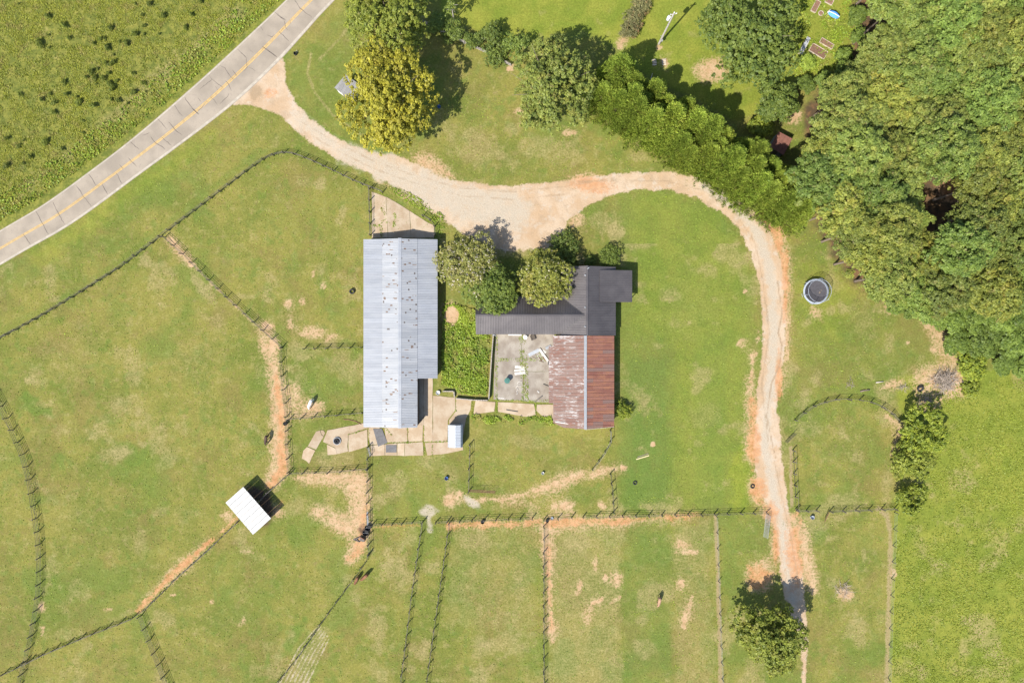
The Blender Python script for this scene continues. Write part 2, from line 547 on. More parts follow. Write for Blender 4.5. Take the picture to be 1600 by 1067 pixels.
for q in ((450, 475, 7, 7, 0, .8), (472, 472, 5, 6, 0, .8), (490, 428, 4, 5, 0, .7), (505, 448, 6, 7, 0, .5), (454, 505, 6, 14, 0, .6), (485, 520, 22, 7, -10, .7), (515, 528, 12, 4, -20, .6), (418, 508, 8, 7, 0, .9), (425, 540, 7, 12, 0, 1), (455, 610, 5, 10, 0, .5), (490, 638, 14, 10, 0, .8),
          (460, 622, 10, 22, 0, .6), (475, 648, 22, 5, 0, .6), (555, 760, 18, 22, 0, .8), (535, 820, 28, 10, 30, .8), (500, 800, 16, 8, 0, .7), (560, 800, 14, 30, 0, .8), (430, 800, 14, 8, 40, .6),
          (706, 493, 11, 13, 0, 1), (868, 312, 10, 10, 0, .8), (900, 345, 12, 10, 0, .6), (830, 790, 40, 6, 0, .3), (885, 790, 12, 6, 0, .9), (868, 790, 6, 5, 0, .7), (940, 790, 7, 8, -40, .8), (718, 772, 6, 5, 0, .9), (702, 783, 7, 6, 0, .9), (973, 730, 6, 4, 0, 1),
          (1020, 694, 3, 3, 0, 1), (1065, 850, 8, 10, 0, .7), (1074, 862, 14, 5, 0, .7), (946, 900, 5, 8, 0, .7), (965, 906, 6, 10, 0, .7), (935, 938, 10, 4, -20, .8), (960, 938, 10, 3, -30, .6), (1063, 912, 7, 12, 0, .8), (1070, 970, 5, 14, 0, .9), (1078, 945, 4, 18, 10, .7), (930, 880, 5, 12, 10, .6), (905, 918, 4, 12, 20, .6), (920, 960, 6, 16, 0, .5),
          (1440, 605, 9, 6, 0, 1), (1395, 600, 16, 6, -10, .7), (1459, 546, 4, 4, 0, .9), (1390, 480, 10, 14, -30, .5), (1275, 490, 6, 12, -40, .6), (1322, 928, 10, 7, 20, .9), (1240, 182, 12, 9, 0, .9), (1111, 111, 24, 13, 0, .8), (1030, 75, 6, 4, 0, .8), (1022, 98, 5, 6, 0, .8), (1038, 98, 5, 6, 0, .8),
          (975, 62, 6, 16, 30, .9), (813, 175, 8, 5, 30, .7), (888, 207, 10, 5, 0, .7), (998, 228, 14, 5, 20, .5), (796, 108, 6, 6, 0, .8), (355, 805, 8, 6, 0, .6), (385, 862, 10, 4, 0, .5), (270, 930, 5, 3, 0, .5), (65, 950, 5, 10, 0, .7), (66, 985, 4, 9, 0, .6), (170, 952, 8, 4, 0, .6),
          (1418, 535, 3, 3, 0, .5), (330, 940, 4, 4, 0, .6), (380, 970, 6, 12, 40, .5), (1160, 535, 8, 8, 0, .6), (1175, 560, 5, 10, 0, .8), (1165, 455, 5, 4, 0, .8), (1195, 885, 8, 12, 0, .6), (1395, 895, 5, 6, 0, .7)):
    p_blob('dirt', q[0], q[1], q[2], q[3], q[4], q[5])
p_line('dirt', [(265, 372), (280, 392), (300, 414)], [4, 6, 3], 2.5, 4)
p_line('dirt', [(285, 398), (330, 442), (380, 490), (420, 528)], 2, 2, 3, 0.7)
p_line('dirt', [(412, 535), (425, 565), (433, 600), (437, 640), (436, 690), (438, 720), (425, 752)], [6, 6, 8, 9, 10, 11, 7], 4, 10)
p_line('red', [(432, 590), (438, 640), (440, 700), (440, 735), (425, 758)], [3, 5, 6, 9, 6], 4, 9, 0.9)
p_line('dirt', [(460, 746), (510, 747), (560, 746), (572, 750)], [4, 7, 7, 5], 4, 9)
p_line('dirt', [(563, 750), (566, 790), (570, 820), (562, 850), (545, 875)], [8, 7, 9, 8, 4], 4, 10)
p_line('red', [(572, 795), (566, 830), (560, 862), (548, 872)], [3, 7, 6, 3], 4, 8, 0.7)
p_line('red', [(585, 822), (655, 820)], 2.5, 2.5, 6, 0.5)
p_line('dirt', [(372, 806), (345, 830)], 3, 4, 8, 0.6)
p_line('red', [(332, 842), (300, 870), (270, 897), (240, 928), (215, 955)], [3, 4, 5, 4, 3], 2.5, 5, 0.95)
p_line('dirt', [(325, 847), (290, 880), (260, 910)], 4, 3, 6, 0.7)
p_line('red', [(370, 810), (345, 832)], 3, 3, 7, 0.5)
p_line('red', [(400, 800), (432, 795), (440, 785)], 3, 4, 8, 0.6)
p_line('red', [(702, 822), (740, 819), (800, 820), (842, 815)], [3, 6, 5, 5], 4, 8, 0.75)
p_line('dirt', [(702, 822), (740, 820), (800, 820), (842, 815)], [2, 4, 4, 6], 4, 8, 0.8)
p_line('red', [(856, 818), (900, 815), (960, 815), (1000, 811), (1090, 806)], [8, 5, 5, 4, 3], 4, 9, 0.8)
p_line('dirt', [(856, 830), (870, 820), (910, 817), (980, 816), (1025, 811)], [10, 9, 6, 5, 4], 5, 9, 0.8)
p_line('dirt', [(854, 820), (856, 870), (858, 900), (860, 950), (863, 1000)], [8, 6, 4, 5, 6], 3.5, 8)
p_line('red', [(857, 850), (857, 900), (862, 980)], [4, 3, 4], 3, 7, 0.6)
p_line('dirt', [(700, 778), (745, 782), (800, 778), (830, 768), (870, 757), (907, 742)], [3, 4, 3, 4, 7, 6], 3, 7)
p_line('dirt', [(925, 742), (945, 735), (962, 732)], [6, 5, 3], 3, 4)
p_line('gravel', [(730, 778), (742, 788)], 7, 4, 8, 0.8)
p_blob('gravel', 668, 797, 13, 10, 0, 0.72, 0.8)
p_line('gravel', [(670, 805), (672, 828)], 4, 3, 5, 0.8)
p_line('dry', [(1118, 806), (1121, 880), (1124, 980), (1128, 1150)], 3.2, 1.6, 2.2)
p_line('track', [(1118, 806), (1121, 880), (1124, 980), (1128, 1150)], 3.2, 1.6, 2.2, 0.6)
p_line('dry', [(1372, 795), (1385, 805), (1391, 830), (1391, 870), (1388, 960), (1383, 1150)], 4, 2, 3)
p_line('track', [(1372, 795), (1385, 805), (1391, 830), (1391, 870), (1388, 960), (1383, 1150)], 4, 2, 4, 0.5)
p_line('dry', [(1237, 790), (1236, 740), (1236, 700)], 3, 2, 3, 0.9)
p_line('track', [(1237, 790), (1236, 740), (1236, 700)], 3, 2, 3, 0.6)
p_line('dirt', [(1385, 650), (1398, 660), (1408, 668), (1400, 690), (1392, 710)], [3, 5, 5, 3, 2], 3, 4, 0.8)
p_line('dirt', [(1440, 488), (1452, 505), (1475, 535), (1490, 560)], [4, 6, 10, 10], 5, 7, 0.8)
p_blob('dirt', 1475, 595, 40, 22, 10, 0.85, 0.7)
p_blob('dirt', 1448, 628, 20, 12, 20, 0.7)
p_line('dry', [(508, 985), (485, 1020), (462, 1067), (440, 1120)], [6, 14, 20, 24], 5, 6, 0.55)
for k in range(7):
    q = k * 6.5 - 16
    p_line('dry', [(505 + q * .45, 984 + q * .45), (482 + q * .9, 1015 + q * .25), (455 + q * 1.1, 1067), (428 + q * 1.1, 1120)], 1.3, 1.2, 1.6, 1.0)
    p_line('gravel', [(505 + q * .45, 984 + q * .45), (482 + q * .9, 1015 + q * .25), (455 + q * 1.1, 1067), (428 + q * 1.1, 1120)], 1.0, 1.0, 1.6, 0.6)
p_line('dirt', [(700, 400), (690, 372)], 4, 4, 6, 0.4)
p_blob('mud', 398, 790, 34, 26, 48, 1.0, 0.5)
p_blob('mud', 570, 830, 9, 10, 0, 0.7)
# forest floor
p_poly('straw', [(1255, 165), (1330, 95), (1340, -80), (1800, -80), (1800, 560), (1500, 545), (1440, 480), (1370, 470), (1320, 430), (1275, 350), (1265, 250)], 10, 14, 1.0)
p_blob('red', 1486, 297, 16, 16, 40, 1.0, 0.5)

# broad mottling: grazed, rank and thin areas
M['dry'] = np.maximum(M['dry'], 0.60 * sstep(fbm(UU, VV, 42, 5, 91), 0.48, 0.78) * (VV > 380) + 0.4 * sstep(fbm(UU, VV, 18, 4, 95), 0.60, 0.82))
M['lush'] = np.maximum(M['lush'], 0.6 * sstep(fbm(UU, VV, 60, 5, 131), 0.47, 0.76))
M['lush'] = np.maximum(M['lush'], 0.55 * sstep(fbm(UU, VV, 14, 3, 141), 0.58, 0.80))
M['dry'] *= np.where((UU < 570) & (VV > 330), 0.85, 1.0)


def blur(a, n):
    for ax in (0, 1):
        c_ = np.cumsum(np.pad(a, [(n + 1, n) if k == ax else (0, 0) for k in (0, 1)], mode='edge'), axis=ax)
        a = (np.take(c_, range(2 * n + 1, c_.shape[ax]), axis=ax) - np.take(c_, range(0, c_.shape[ax] - 2 * n - 1), axis=ax)) / (2 * n + 1)
    return a


# trodden, thin grass round every bare place
bare = np.maximum(M['dirt'], M['red'] * 0.9)
halo = np.clip(blur(blur(bare, 3), 3) * 1.9, 0, 1) * (0.5 + 0.8 * (NZ2 - 0.2))
M['dry'] = np.maximum(M['dry'], np.clip(halo, 0, 0.7))
M['dirt'] = np.maximum(M['dirt'], np.clip(blur(blur(bare, 4), 4) * 1.5, 0, 0.5))
p_poly('lush', [(962, 300), (1040, 290), (1130, 330), (1180, 420), (1185, 600), (1170, 800), (960, 800), (962, 530)], 14, 12, 0.62)
p_poly('lime', [(985, 300), (1040, 292), (1125, 335), (1175, 420), (1180, 600), (1165, 790), (1050, 800), (1045, 540), (985, 520)], 20, 20, 0.42)
p_poly('lush', [(1235, 400), (1300, 440), (1440, 500), (1480, 560), (1400, 640), (1240, 650)], 14, 12, 0.35)
p_poly('lush', [(430, 150), (520, 20), (560, 0), (560, 120), (620, 235), (520, 210)], 10, 10, 0.4)
p_poly('lush', [(575, 712), (730, 712), (730, 800), (580, 805)], 8, 8, 0.35)
p_poly('lush', [(1130, 810), (1200, 805), (1210, 900), (1135, 1100)], 8, 8, 0.45)
p_poly('dry', [(858, 815), (975, 812), (970, 1110), (856, 1110)], 10, 18, 0.45)
p_poly('dry', [(1050, 812), (1112, 806), (1120, 1110), (1050, 1110)], 10, 18, 0.40)
p_poly('dry', [(705, 825), (842, 818), (842, 1000), (690, 980)], 10, 18, 0.35)
Zg = (fbm(UU, VV, 70, 3, 77) - 0.5) * 0.10

# --- terrain material
t = NT('sward_and_soil')
pos = t.pos()
a1, a2, a3 = t.attr('ma'), t.attr('mb'), t.attr('mc')
dirt, red, dry = t.sep(a1.outputs['Color'])
lush = a1.outputs['Alpha']
drive, lime, rough_ = t.sep(a2.outputs['Color'])
gravel = a2.outputs['Alpha']
straw, mud, stripe = t.sep(a3.outputs['Color'])
track = a3.outputs['Alpha']
n0 = t.noise(pos, 0.035, 4, 0.6)
n1 = t.noise(pos, 0.16, 4, 0.6, 0.3)
n2 = t.noise(pos, 0.75, 5, 0.62)
n3 = t.noise(pos, 3.0, 4, 0.6)
n4 = t.noise(pos, 11.0, 3, 0.6)


def thr(mask, nz, amp, sharp):
    x = t.math('MULTIPLY_ADD', t.math('SUBTRACT', nz, 0.5), amp, mask)
    return t.math('MULTIPLY_ADD', t.math('SUBTRACT', x, 0.5), sharp, 0.5, clamp=True)


OLIVE, GREEN = (0.152, 0.140, 0.032), (0.098, 0.112, 0.021)
PALE = (0.186, 0.160, 0.060)
g = t.mix(t.rng(t.math('MULTIPLY_ADD', n0, 0.5, t.math('MULTIPLY', n1, 0.5)), 0.40, 0.58), GREEN, OLIVE)
g = t.mix(t.math('MULTIPLY', t.rng(n2, 0.50, 0.72), 0.5), g, PALE)
g = t.mix(t.math('MULTIPLY', t.rng(t.noise(pos, 0.3, 5, 0.65, 0.5), 0.52, 0.68), 0.42), g, (0.088, 0.125, 0.028))
g = t.mix(t.math('MULTIPLY', t.rng(t.noise(pos, 0.11, 5, 0.65, 0.4), 0.48, 0.66), 0.60), g, (0.132, 0.106, 0.032))
g = t.mix(t.math('MULTIPLY', t.rng(t.noise(pos, 1.1, 4, 0.65), 0.54, 0.70), 0.45), g, (0.160, 0.118, 0.052))
g = t.mix(t.math('MULTIPLY', thr(lush, n2, 0.5, 1.5), 0.8), g, (0.076, 0.116, 0.019))
g = t.mix(t.math('MULTIPLY', stripe, 0.4), g, (0.062, 0.110, 0.022))
limec = t.mix(t.rng(n1, 0.35, 0.65), (0.108, 0.140, 0.016), (0.160, 0.170, 0.024))
g = t.mix(t.math('MULTIPLY', thr(lime, n2, 0.4, 1.4), 0.85), g, limec)
roughc = t.mix(t.rng(n2, 0.35, 0.65), (0.070, 0.088, 0.016), (0.150, 0.145, 0.028))
g = t.mix(t.math('MULTIPLY', rough_, 0.85), g, roughc)
dryc = t.mix(n3, (0.175, 0.145, 0.055), (0.25, 0.20, 0.095))
g = t.mix(t.math('MULTIPLY', t.math('MULTIPLY', thr(dry, t.math('MULTIPLY_ADD', n3, 0.5, t.math('MULTIPLY', n2, 0.5)), 1.6, 1.1), 0.8), t.rng(dry, 0.1, 0.5)), g, dryc)
# fine sward grain
g = t.scalecol(g, t.math('MULTIPLY_ADD', n3, 0.95, t.math('MULTIPLY_ADD', n4, 0.60, t.math('MULTIPLY_ADD', n2, 0.40, 0.03))))
# soil
dirtc = t.mix(t.rng(n2, 0.3, 0.7), (0.33, 0.205, 0.115), (0.385, 0.265, 0.165))
dirtc = t.mix(t.math('MULTIPLY', t.rng(n3, 0.52, 0.7), 0.4), dirtc, (0.27, 0.165, 0.085))
redc = t.mix(t.rng(n2, 0.35, 0.65), (0.30, 0.130, 0.050), (0.38, 0.20, 0.095))
drivec = t.mix(t.rng(n1, 0.4, 0.62), (0.315, 0.220, 0.135), (0.355, 0.272, 0.190))
drivec = t.mix(t.math('MULTIPLY', t.rng(t.noise(pos, 0.55, 6, 0.7, 0.6), 0.48, 0.66), 0.55), drivec, (0.25, 0.185, 0.120))
drivec = t.mix(t.math('MULTIPLY', t.rng(t.noise(pos, 0.4, 5, 0.7), 0.52, 0.64), 0.6), drivec, (0.345, 0.295, 0.235))
gravc = t.mix(t.rng(n4, 0.35, 0.65), (0.245, 0.200, 0.145), (0.365, 0.315, 0.245))
strawc = t.mix(t.rng(n2, 0.4, 0.65), (0.060, 0.042, 0.024), (0.13, 0.075, 0.035))
mudc = t.mix(n3, (0.040, 0.026, 0.018), (0.085, 0.055, 0.036))
soil_n = t.math('MULTIPLY_ADD', n3, 0.40, t.math('MULTIPLY_ADD', n4, 0.25, t.math('MULTIPLY', t.noise(pos, 1.3, 4, 0.65), 0.35)))
c = t.mix(straw, g, strawc)
c = t.mix(t.math('MULTIPLY', t.math('MULTIPLY', thr(dirt, soil_n, 5.0, 1.5), 0.9), t.rng(dirt, 0.05, 0.4)), c, dirtc)
c = t.mix(t.math('MULTIPLY', thr(drive, soil_n, 3.0, 2.4), t.rng(drive, 0.05, 0.35)), c, drivec)
c = t.mix(t.math('MULTIPLY', thr(gravel, t.math('MULTIPLY_ADD', n4, 0.6, t.math('MULTIPLY', n2, 0.4)), 3.2, 1.4), t.rng(gravel, 0.05, 0.4)), c, gravc)
c = t.mix(t.math('MULTIPLY', t.math('MULTIPLY', thr(red, soil_n, 4.5, 1.2), 0.75), t.rng(red, 0.05, 0.4)), c, redc)
c = t.mix(t.math('MULTIPLY', thr(track, n3, 0.8, 2.2), 0.7), c, (0.215, 0.155, 0.095))
c = t.mix(thr(mud, n3, 0.8, 2.5), c, mudc)
# weeds coming through the stony drive
wd = t.math('MULTIPLY', t.rng(t.noise(pos, 0.22, 3, 0.6), 0.60, 0.72), t.rng(n3, 0.52, 0.62))
c = t.mix(t.math('MULTIPLY', t.math('MULTIPLY', wd, drive), 0.65), c, (0.12, 0.115, 0.04))
c = t.scalecol(c, t.math('MULTIPLY_ADD', n4, 0.24, 0.88))
hgt = t.math('MULTIPLY_ADD', n3, 1.0, n4)
SWARD = t.done(t.bsdf(c, 0.95, 0.12, 0.0, t.bump(hgt, 0.55, 0.10)))

X = (UU - 800) * S
Y = (533.5 - VV) * S
co = np.stack([X, Y, Zg * 0], axis=-1).reshape(-1, 3)
packs = {'ma': ('dirt', 'red', 'dry', 'lush'), 'mb': ('drive', 'lime', 'rough', 'gravel'), 'mc': ('straw', 'mud', 'stripe', 'track')}


def grid_mesh(name, co, faces):
    me = bpy.data.meshes.new(name)
    used = np.unique(faces)
    remap = np.full(len(co), -1, dtype=np.int64)
    remap[used] = np.arange(len(used))
    f = remap[faces]
    me.vertices.add(len(used))
    me.vertices.foreach_set('co', co[used].astype(np.float32).ravel())
    me.loops.add(f.size)
    me.loops.foreach_set('vertex_index', f.astype(np.int32).ravel())
    me.polygons.add(len(f))
    me.polygons.foreach_set('loop_start', np.arange(0, f.size, 4, dtype=np.int32))
    me.update(calc_edges=True)
    for an, ks in packs.items():
        at = me.attributes.new(an, 'FLOAT_COLOR', 'POINT')
        arr = np.stack([M[k].reshape(-1)[used] for k in ks], axis=-1).astype(np.float32)
        at.data.foreach_set('color', arr.ravel())
    me.materials.append(SWARD)
    return me


idx = np.arange(NV * NU).reshape(NV, NU)
quads = np.stack([idx[1:, :-1], idx[1:, 1:], idx[:-1, 1:], idx[:-1, :-1]], axis=-1).reshape(-1, 4)
structure(obj('ground', grid_mesh('ground', co, quads)), 'grass paddocks, lawns and bare red soil of the farm')
dm = M['drive'].reshape(-1)
dq = quads[(dm[quads] > 0.3).all(axis=1)]
structure(obj('driveway', grid_mesh('driveway', co + np.array([0, 0, 0.012]), dq)), 'pale sandy dirt driveway sweeping from the road past the house')


# ------------------------------------------------------------------ road
def catmull(pts, n=8):
    out = []
    P = [pts[0]] + list(pts) + [pts[-1]]
    for i in range(1, len(P) - 2):
        for k in range(n):
            tt = k / n
            q = []
            for a in range(2):
                p0, p1, p2, p3 = P[i - 1][a], P[i][a], P[i + 1][a], P[i + 2][a]
                q.append(0.5 * (2 * p1 + (p2 - p0) * tt + (2 * p0 - 5 * p1 + 4 * p2 - p3) * tt ** 2 + (3 * p1 - p0 - 3 * p2 + p3) * tt ** 3))
            out.append(tuple(q))
    out.append(tuple(pts[-1]))
    return out


t = NT('old_pale_asphalt')
pos = t.pos()
n1, n2, n3 = t.noise(pos, 0.25, 4, 0.6), t.noise(pos, 2.0, 4, 0.6), t.noise(pos, 25.0, 3, 0.6)
c = t.mix(t.rng(n1, 0.35, 0.65), (0.200, 0.168, 0.130), (0.255, 0.214, 0.165))
c = t.mix(t.math('MULTIPLY', t.rng(n2, 0.5, 0.7), 0.35), c, (0.160, 0.133, 0.112))
c = t.scalecol(c, t.math('MULTIPLY_ADD', n3, 0.4, 0.8))
ASPHALT = t.done(t.bsdf(c, 0.9, 0.2, 0, t.bump(n3, 0.2, 0.01)))
YELLOW = plain('worn_yellow_paint', (0.40, 0.255, 0.075), 0.25, 1.5, objvar=0.05)
EDGEP = plain('worn_edge_line', (0.285, 0.250, 0.200), 0.22, 1.2, objvar=0.05)
TAR = plain('tar_crack', (0.095, 0.078, 0.066), 0.3, 3.0, objvar=0.15)

UPPER = catmull([(-900, 905), (-300, 535), (0, 360), (70, 318), (137, 270), (200, 222), (262, 170), (330, 110), (397, 48), (447, 0), (600, -150), (1100, -640)])
LOWER = catmull([(-880, 960), (-280, 588), (0, 415), (112, 350), (221, 271), (300, 213), (374, 155), (437, 95), (478, 50), (524, 0), (672, -148), (1170, -640)])
LOWERN = LOWER


def ribbon(a, b, z):
    mb = MB()
    n = len(a)
    vs = []
    for p, q in zip(a, b):
        pa, pb = G(*p), G(*q)
        vs += [(pa.x, pa.y, z), (pb.x, pb.y, z)]
    mb.add(vs, [(2 * i + 1, 2 * i + 3, 2 * i + 2, 2 * i) for i in range(n - 1)])
    return mb


def lerp2(a, b, f):
    return [(p[0] + (q[0] - p[0]) * f, p[1] + (q[1] - p[1]) * f) for p, q in zip(a, b)]


road = structure(obj('road', ribbon(UPPER, LOWER, 0.022).mesh('road', ASPHALT)), 'pale two lane country road crossing the upper left corner')
for nm, f0, f1, m in (('centre_line', 0.487, 0.509, YELLOW), ('centre_line', 0.528, 0.550, YELLOW), ('edge_line', 0.012, 0.045, EDGEP), ('edge_line', 0.925, 0.985, EDGEP)):
    obj(nm, ribbon(lerp2(UPPER, LOWER, f0), lerp2(UPPER, LOWER, f1), 0.028).mesh(nm, m), road)


def stripmesh(name, pts, w, z, mat, taper=True):
    P = [G(*p) for p in pts]
    rr = random.Random(int(pts[0][0] * 7 + pts[0][1]))
    fine = []
    for i in range(len(P) - 1):
        k = max(1, int((P[i + 1] - P[i]).length / 0.45))
        for j in range(k):
            q = P[i].lerp(P[i + 1], j / k)
            fine.append(q + Vector((rr.uniform(-.07, .07), rr.uniform(-.07, .07), 0)))
    fine.append(P[-1])
    vs = []
    for i, p in enumerate(fine):
        d = fine[min(i + 1, len(fine) - 1)] - fine[max(i - 1, 0)]
        nrm = Vector((-d.y, d.x, 0)).normalized()
        ww = w * rr.uniform(0.55, 1.2) * (0.35 if taper and i in (0, len(fine) - 1) else 1)
        vs += [p + nrm * ww / 2, p - nrm * ww / 2]
    mb = MB()
    mb.add([(a.x, a.y, z) for a in vs], [(2 * i, 2 * i + 1, 2 * i + 3, 2 * i + 2) for i in range(len(fine) - 1)])
    return mb.mesh(name, mat)


Z7 = lambda x, y: (300 + x / 6.667, 20 + y / 6.667)
Z1 = lambda x, y: (x / 3.9525, y / 3.9525)
Z5 = lambda x, y: (x / 3.9525, 270 + y / 3.9525)
Z2 = lambda x, y: (400 + x / 3.9525, y / 3.9525)
CR = [(Z7, c) for c in ([(480, 385), (570, 475)], [(570, 475), (565, 530), (580, 570), (545, 610)], [(730, 350), (790, 385), (885, 465)], [(890, 10), (965, 90)], [(965, 90), (970, 150), (1000, 185)],
                        [(965, 155), (925, 195)], [(905, 195), (950, 240), (1010, 300)], [(785, 235), (830, 255), (860, 230)], [(290, 550), (340, 580), (380, 630), (400, 670), (430, 695)],
                        [(180, 655), (210, 695), (80, 800)], [(215, 695), (270, 745), (325, 780)], [(345, 705), (385, 745), (410, 815)], [(190, 880), (230, 910), (265, 960)], [(290, 950), (375, 870), (385, 840)],
                        [(240, 770), (270, 810)], [(425, 595), (465, 660)], [(0, 1000), (70, 1060)], [(60, 890), (95, 930)], [(610, 390), (640, 420)], [(1015, 75), (1030, 120)], [(600, 570), (660, 610)], [(710, 145), (740, 190)], [(60, 1030), (140, 950)])]
CR += [(Z1, c) for c in ([(975, 735), (1030, 800)], [(1040, 755), (1090, 810), (1125, 835)], [(930, 845), (960, 885), (1000, 905), (1020, 925)], [(800, 875), (860, 925)], [(1075, 650), (1110, 700), (1130, 720)],
                         [(1140, 605), (1190, 670), (1230, 710)], [(735, 1015), (760, 1045)], [(880, 840), (925, 820)], [(1000, 850), (1060, 900)], [(790, 975), (845, 1030)])]
CR += [(Z5, c) for c in ([(220, 235), (260, 310), (300, 380)], [(325, 180), (355, 240), (400, 320)], [(470, 80), (520, 150), (565, 210)], [(550, 10), (595, 80)], [(630, 70), (665, 135)], [(720, 5), (755, 70)], [(145, 380), (190, 445)])]
CR += [(Z2, c) for c in ([(235, 0), (270, 50), (345, 110)], [(110, 75), (185, 130)], [(40, 290), (130, 355)])]
for fn, cl in CR:
    obj('crack', stripmesh('crack', [fn(*p) for p in cl], 0.10, 0.033, TAR), road)

# ------------------------------------------------------------------ concrete slabs
t = NT('old_concrete')
pos = t.pos()
n1, n2, n3 = t.noise(pos, 0.5, 4, 0.6), t.noise(pos, 2.5, 5, 0.65), t.noise(pos, 30.0, 3, 0.6)
c = t.mix(t.rng(n1, 0.38, 0.62), (0.27, 0.20, 0.13), (0.32, 0.255, 0.18))
c = t.mix(t.math('MULTIPLY', t.rng(n2, 0.52, 0.72), 0.45), c, (0.24, 0.165, 0.10))
c = t.scalecol(c, t.math('MULTIPLY_ADD', t.rnd(), 0.2, t.math('MULTIPLY_ADD', n3, 0.25, 0.76)))
CONC = t.done(t.bsdf(c, 0.9, 0.2, 0, t.bump(n2, 0.15, 0.02)))
t = NT('grey_stained_concrete')
pos = t.pos()
n1, n2, n3 = t.noise(pos, 0.5, 4, 0.6), t.noise(pos, 2.0, 5, 0.65), t.noise(pos, 30.0, 3, 0.6)
c = t.mix(t.rng(n1, 0.36, 0.64), (0.175, 0.145, 0.115), (0.255, 0.225, 0.185))
c = t.mix(t.math('MULTIPLY', t.rng(n2, 0.52, 0.7), 0.5), c, (0.15, 0.115, 0.075))
c = t.scalecol(c, t.math('MULTIPLY_ADD', n3, 0.3, 0.85))
CONCG = t.done(t.bsdf(c, 0.9, 0.2, 0, t.bump(n2, 0.15, 0.02)))


def slabs(name, label, polys, mat, z=0.06):
    p0 = G(*polys[0][0])
    root = obj(name, None, None, (p0.x, p0.y, 0))
    structure(root, label)
    rr = random.Random(len(polys))
    for k, pl in enumerate(polys):
        pts = [G(*p) for p in pl]
        # roughen the outline a little
        fine = []
        for i in range(len(pts)):
            a, b = pts[i], pts[(i + 1) % len(pts)]
            kk = max(1, int((b - a).length / 1.1))
            for j in range(kk):
                q = a.lerp(b, j / kk)
                e = 0.05 if j else 0.02
                fine.append((q.x - p0.x + rr.uniform(-e, e), q.y - p0.y + rr.uniform(-e, e)))
        obj('slab', MB().prism(fine, -0.05, z + rr.uniform(-.012, .02)).mesh('slab', mat), root)
    return root


slabs('barn_entry_apron', 'pale concrete apron at the north end of the long metal barn', [
    [(581, 300), (595, 305), (603, 308), (606, 372), (581, 372)], [(603.6, 308), (618, 316), (640, 330), (642, 372), (606.6, 372)], [(640.6, 330), (656, 340), (668, 348), (678, 352), (678, 372), (642.6, 372)]], CONC)
slabs('barnyard_apron', 'cracked tan concrete slabs around the south end of the metal barn', [
    [(576, 664), (592, 664), (600, 690), (600, 693), (578, 695), (576, 680)], [(600.5, 664), (636, 664), (636.5, 690), (604, 691)], [(637.5, 664), (661, 664), (660, 689), (637.5, 690)],
    [(579, 696), (601, 694), (601, 711), (580, 712)], [(601.6, 694), (620, 692), (620.5, 711.5), (601.6, 711)], [(621, 692), (632, 692), (632, 712), (621, 711.5)], [(632.6, 692), (660.5, 690), (661.5, 711.5), (632.6, 712)],
    [(653, 590), (662, 590), (662, 664), (653, 664)], [(662.5, 590), (676, 590), (676, 690), (662.5, 690)], [(676.5, 618), (711, 621), (712, 640), (700, 656), (699, 689), (676.5, 690)],
    [(664, 691.5), (699, 690), (722, 690), (724, 703), (700, 708), (668, 711.5)], [(712.5, 642), (728, 640), (728, 655), (722, 688), (701, 688), (702, 656)]], CONC)
slabs('loose_yard_slabs', 'broken tan concrete slabs lying in the grass west of the barn', [
    [(512, 672), (555, 664), (567, 661), (576, 663), (576, 668), (544, 678), (543, 697), (544, 705), (527, 709), (524, 699), (505, 690)],
    [(544.6, 679), (574, 670.5), (574.5, 697), (545, 706)], [(524, 700), (526.5, 709), (512, 711), (511, 694)],
    [(494, 674), (500, 672), (502, 679), (506, 682), (494, 702), (481, 697), (485, 690)], [(501, 672), (505, 672), (508, 676), (506, 681), (502.5, 678)], [(480, 698), (492.5, 703.5), (483, 724), (479, 720), (472, 716), (474, 704)]], CONC)
slabs('courtyard_slab', 'weathered grey concrete courtyard between the house and rusty barn', [
    [(774, 521), (812, 521), (816, 560), (818, 626), (771, 624)], [(812.6, 521), (866, 521), (866, 580), (818, 580), (816.6, 560)], [(818.2, 580.6), (866, 580.6), (866, 629), (818.4, 626.6)]], CONCG)
slabs('back_walk', 'line of tan concrete walk slabs south of the courtyard', [
    [(712, 622), (737, 625), (735, 640), (728, 654), (713, 640)], [(743, 626), (774, 628), (772, 643), (748, 646), (740, 648)], [(778, 628), (834, 631), (838, 648), (822, 651), (790, 645), (778, 643)], [(839, 632), (866, 632), (866, 656), (848, 650), (838, 642)]], CONC)

# ------------------------------------------------------------------ buildings
def clip2(poly, a, b, c):
    """keep the part of a 2-D polygon with a*x+b*y<=c"""
    out = []
    n = len(poly)
    for i in range(n):
        p, q = poly[i], poly[(i + 1) % n]
        dp, dq = a * p[0] + b * p[1] - c, a * q[0] + b * q[1] - c
        if dp <= 0:
            out.append(p)
        if (dp < 0 < dq) or (dq < 0 < dp):
            k = dp / (dp - dq)
            out.append((p[0] + (q[0] - p[0]) * k, p[1] + (q[1] - p[1]) * k))
    return out


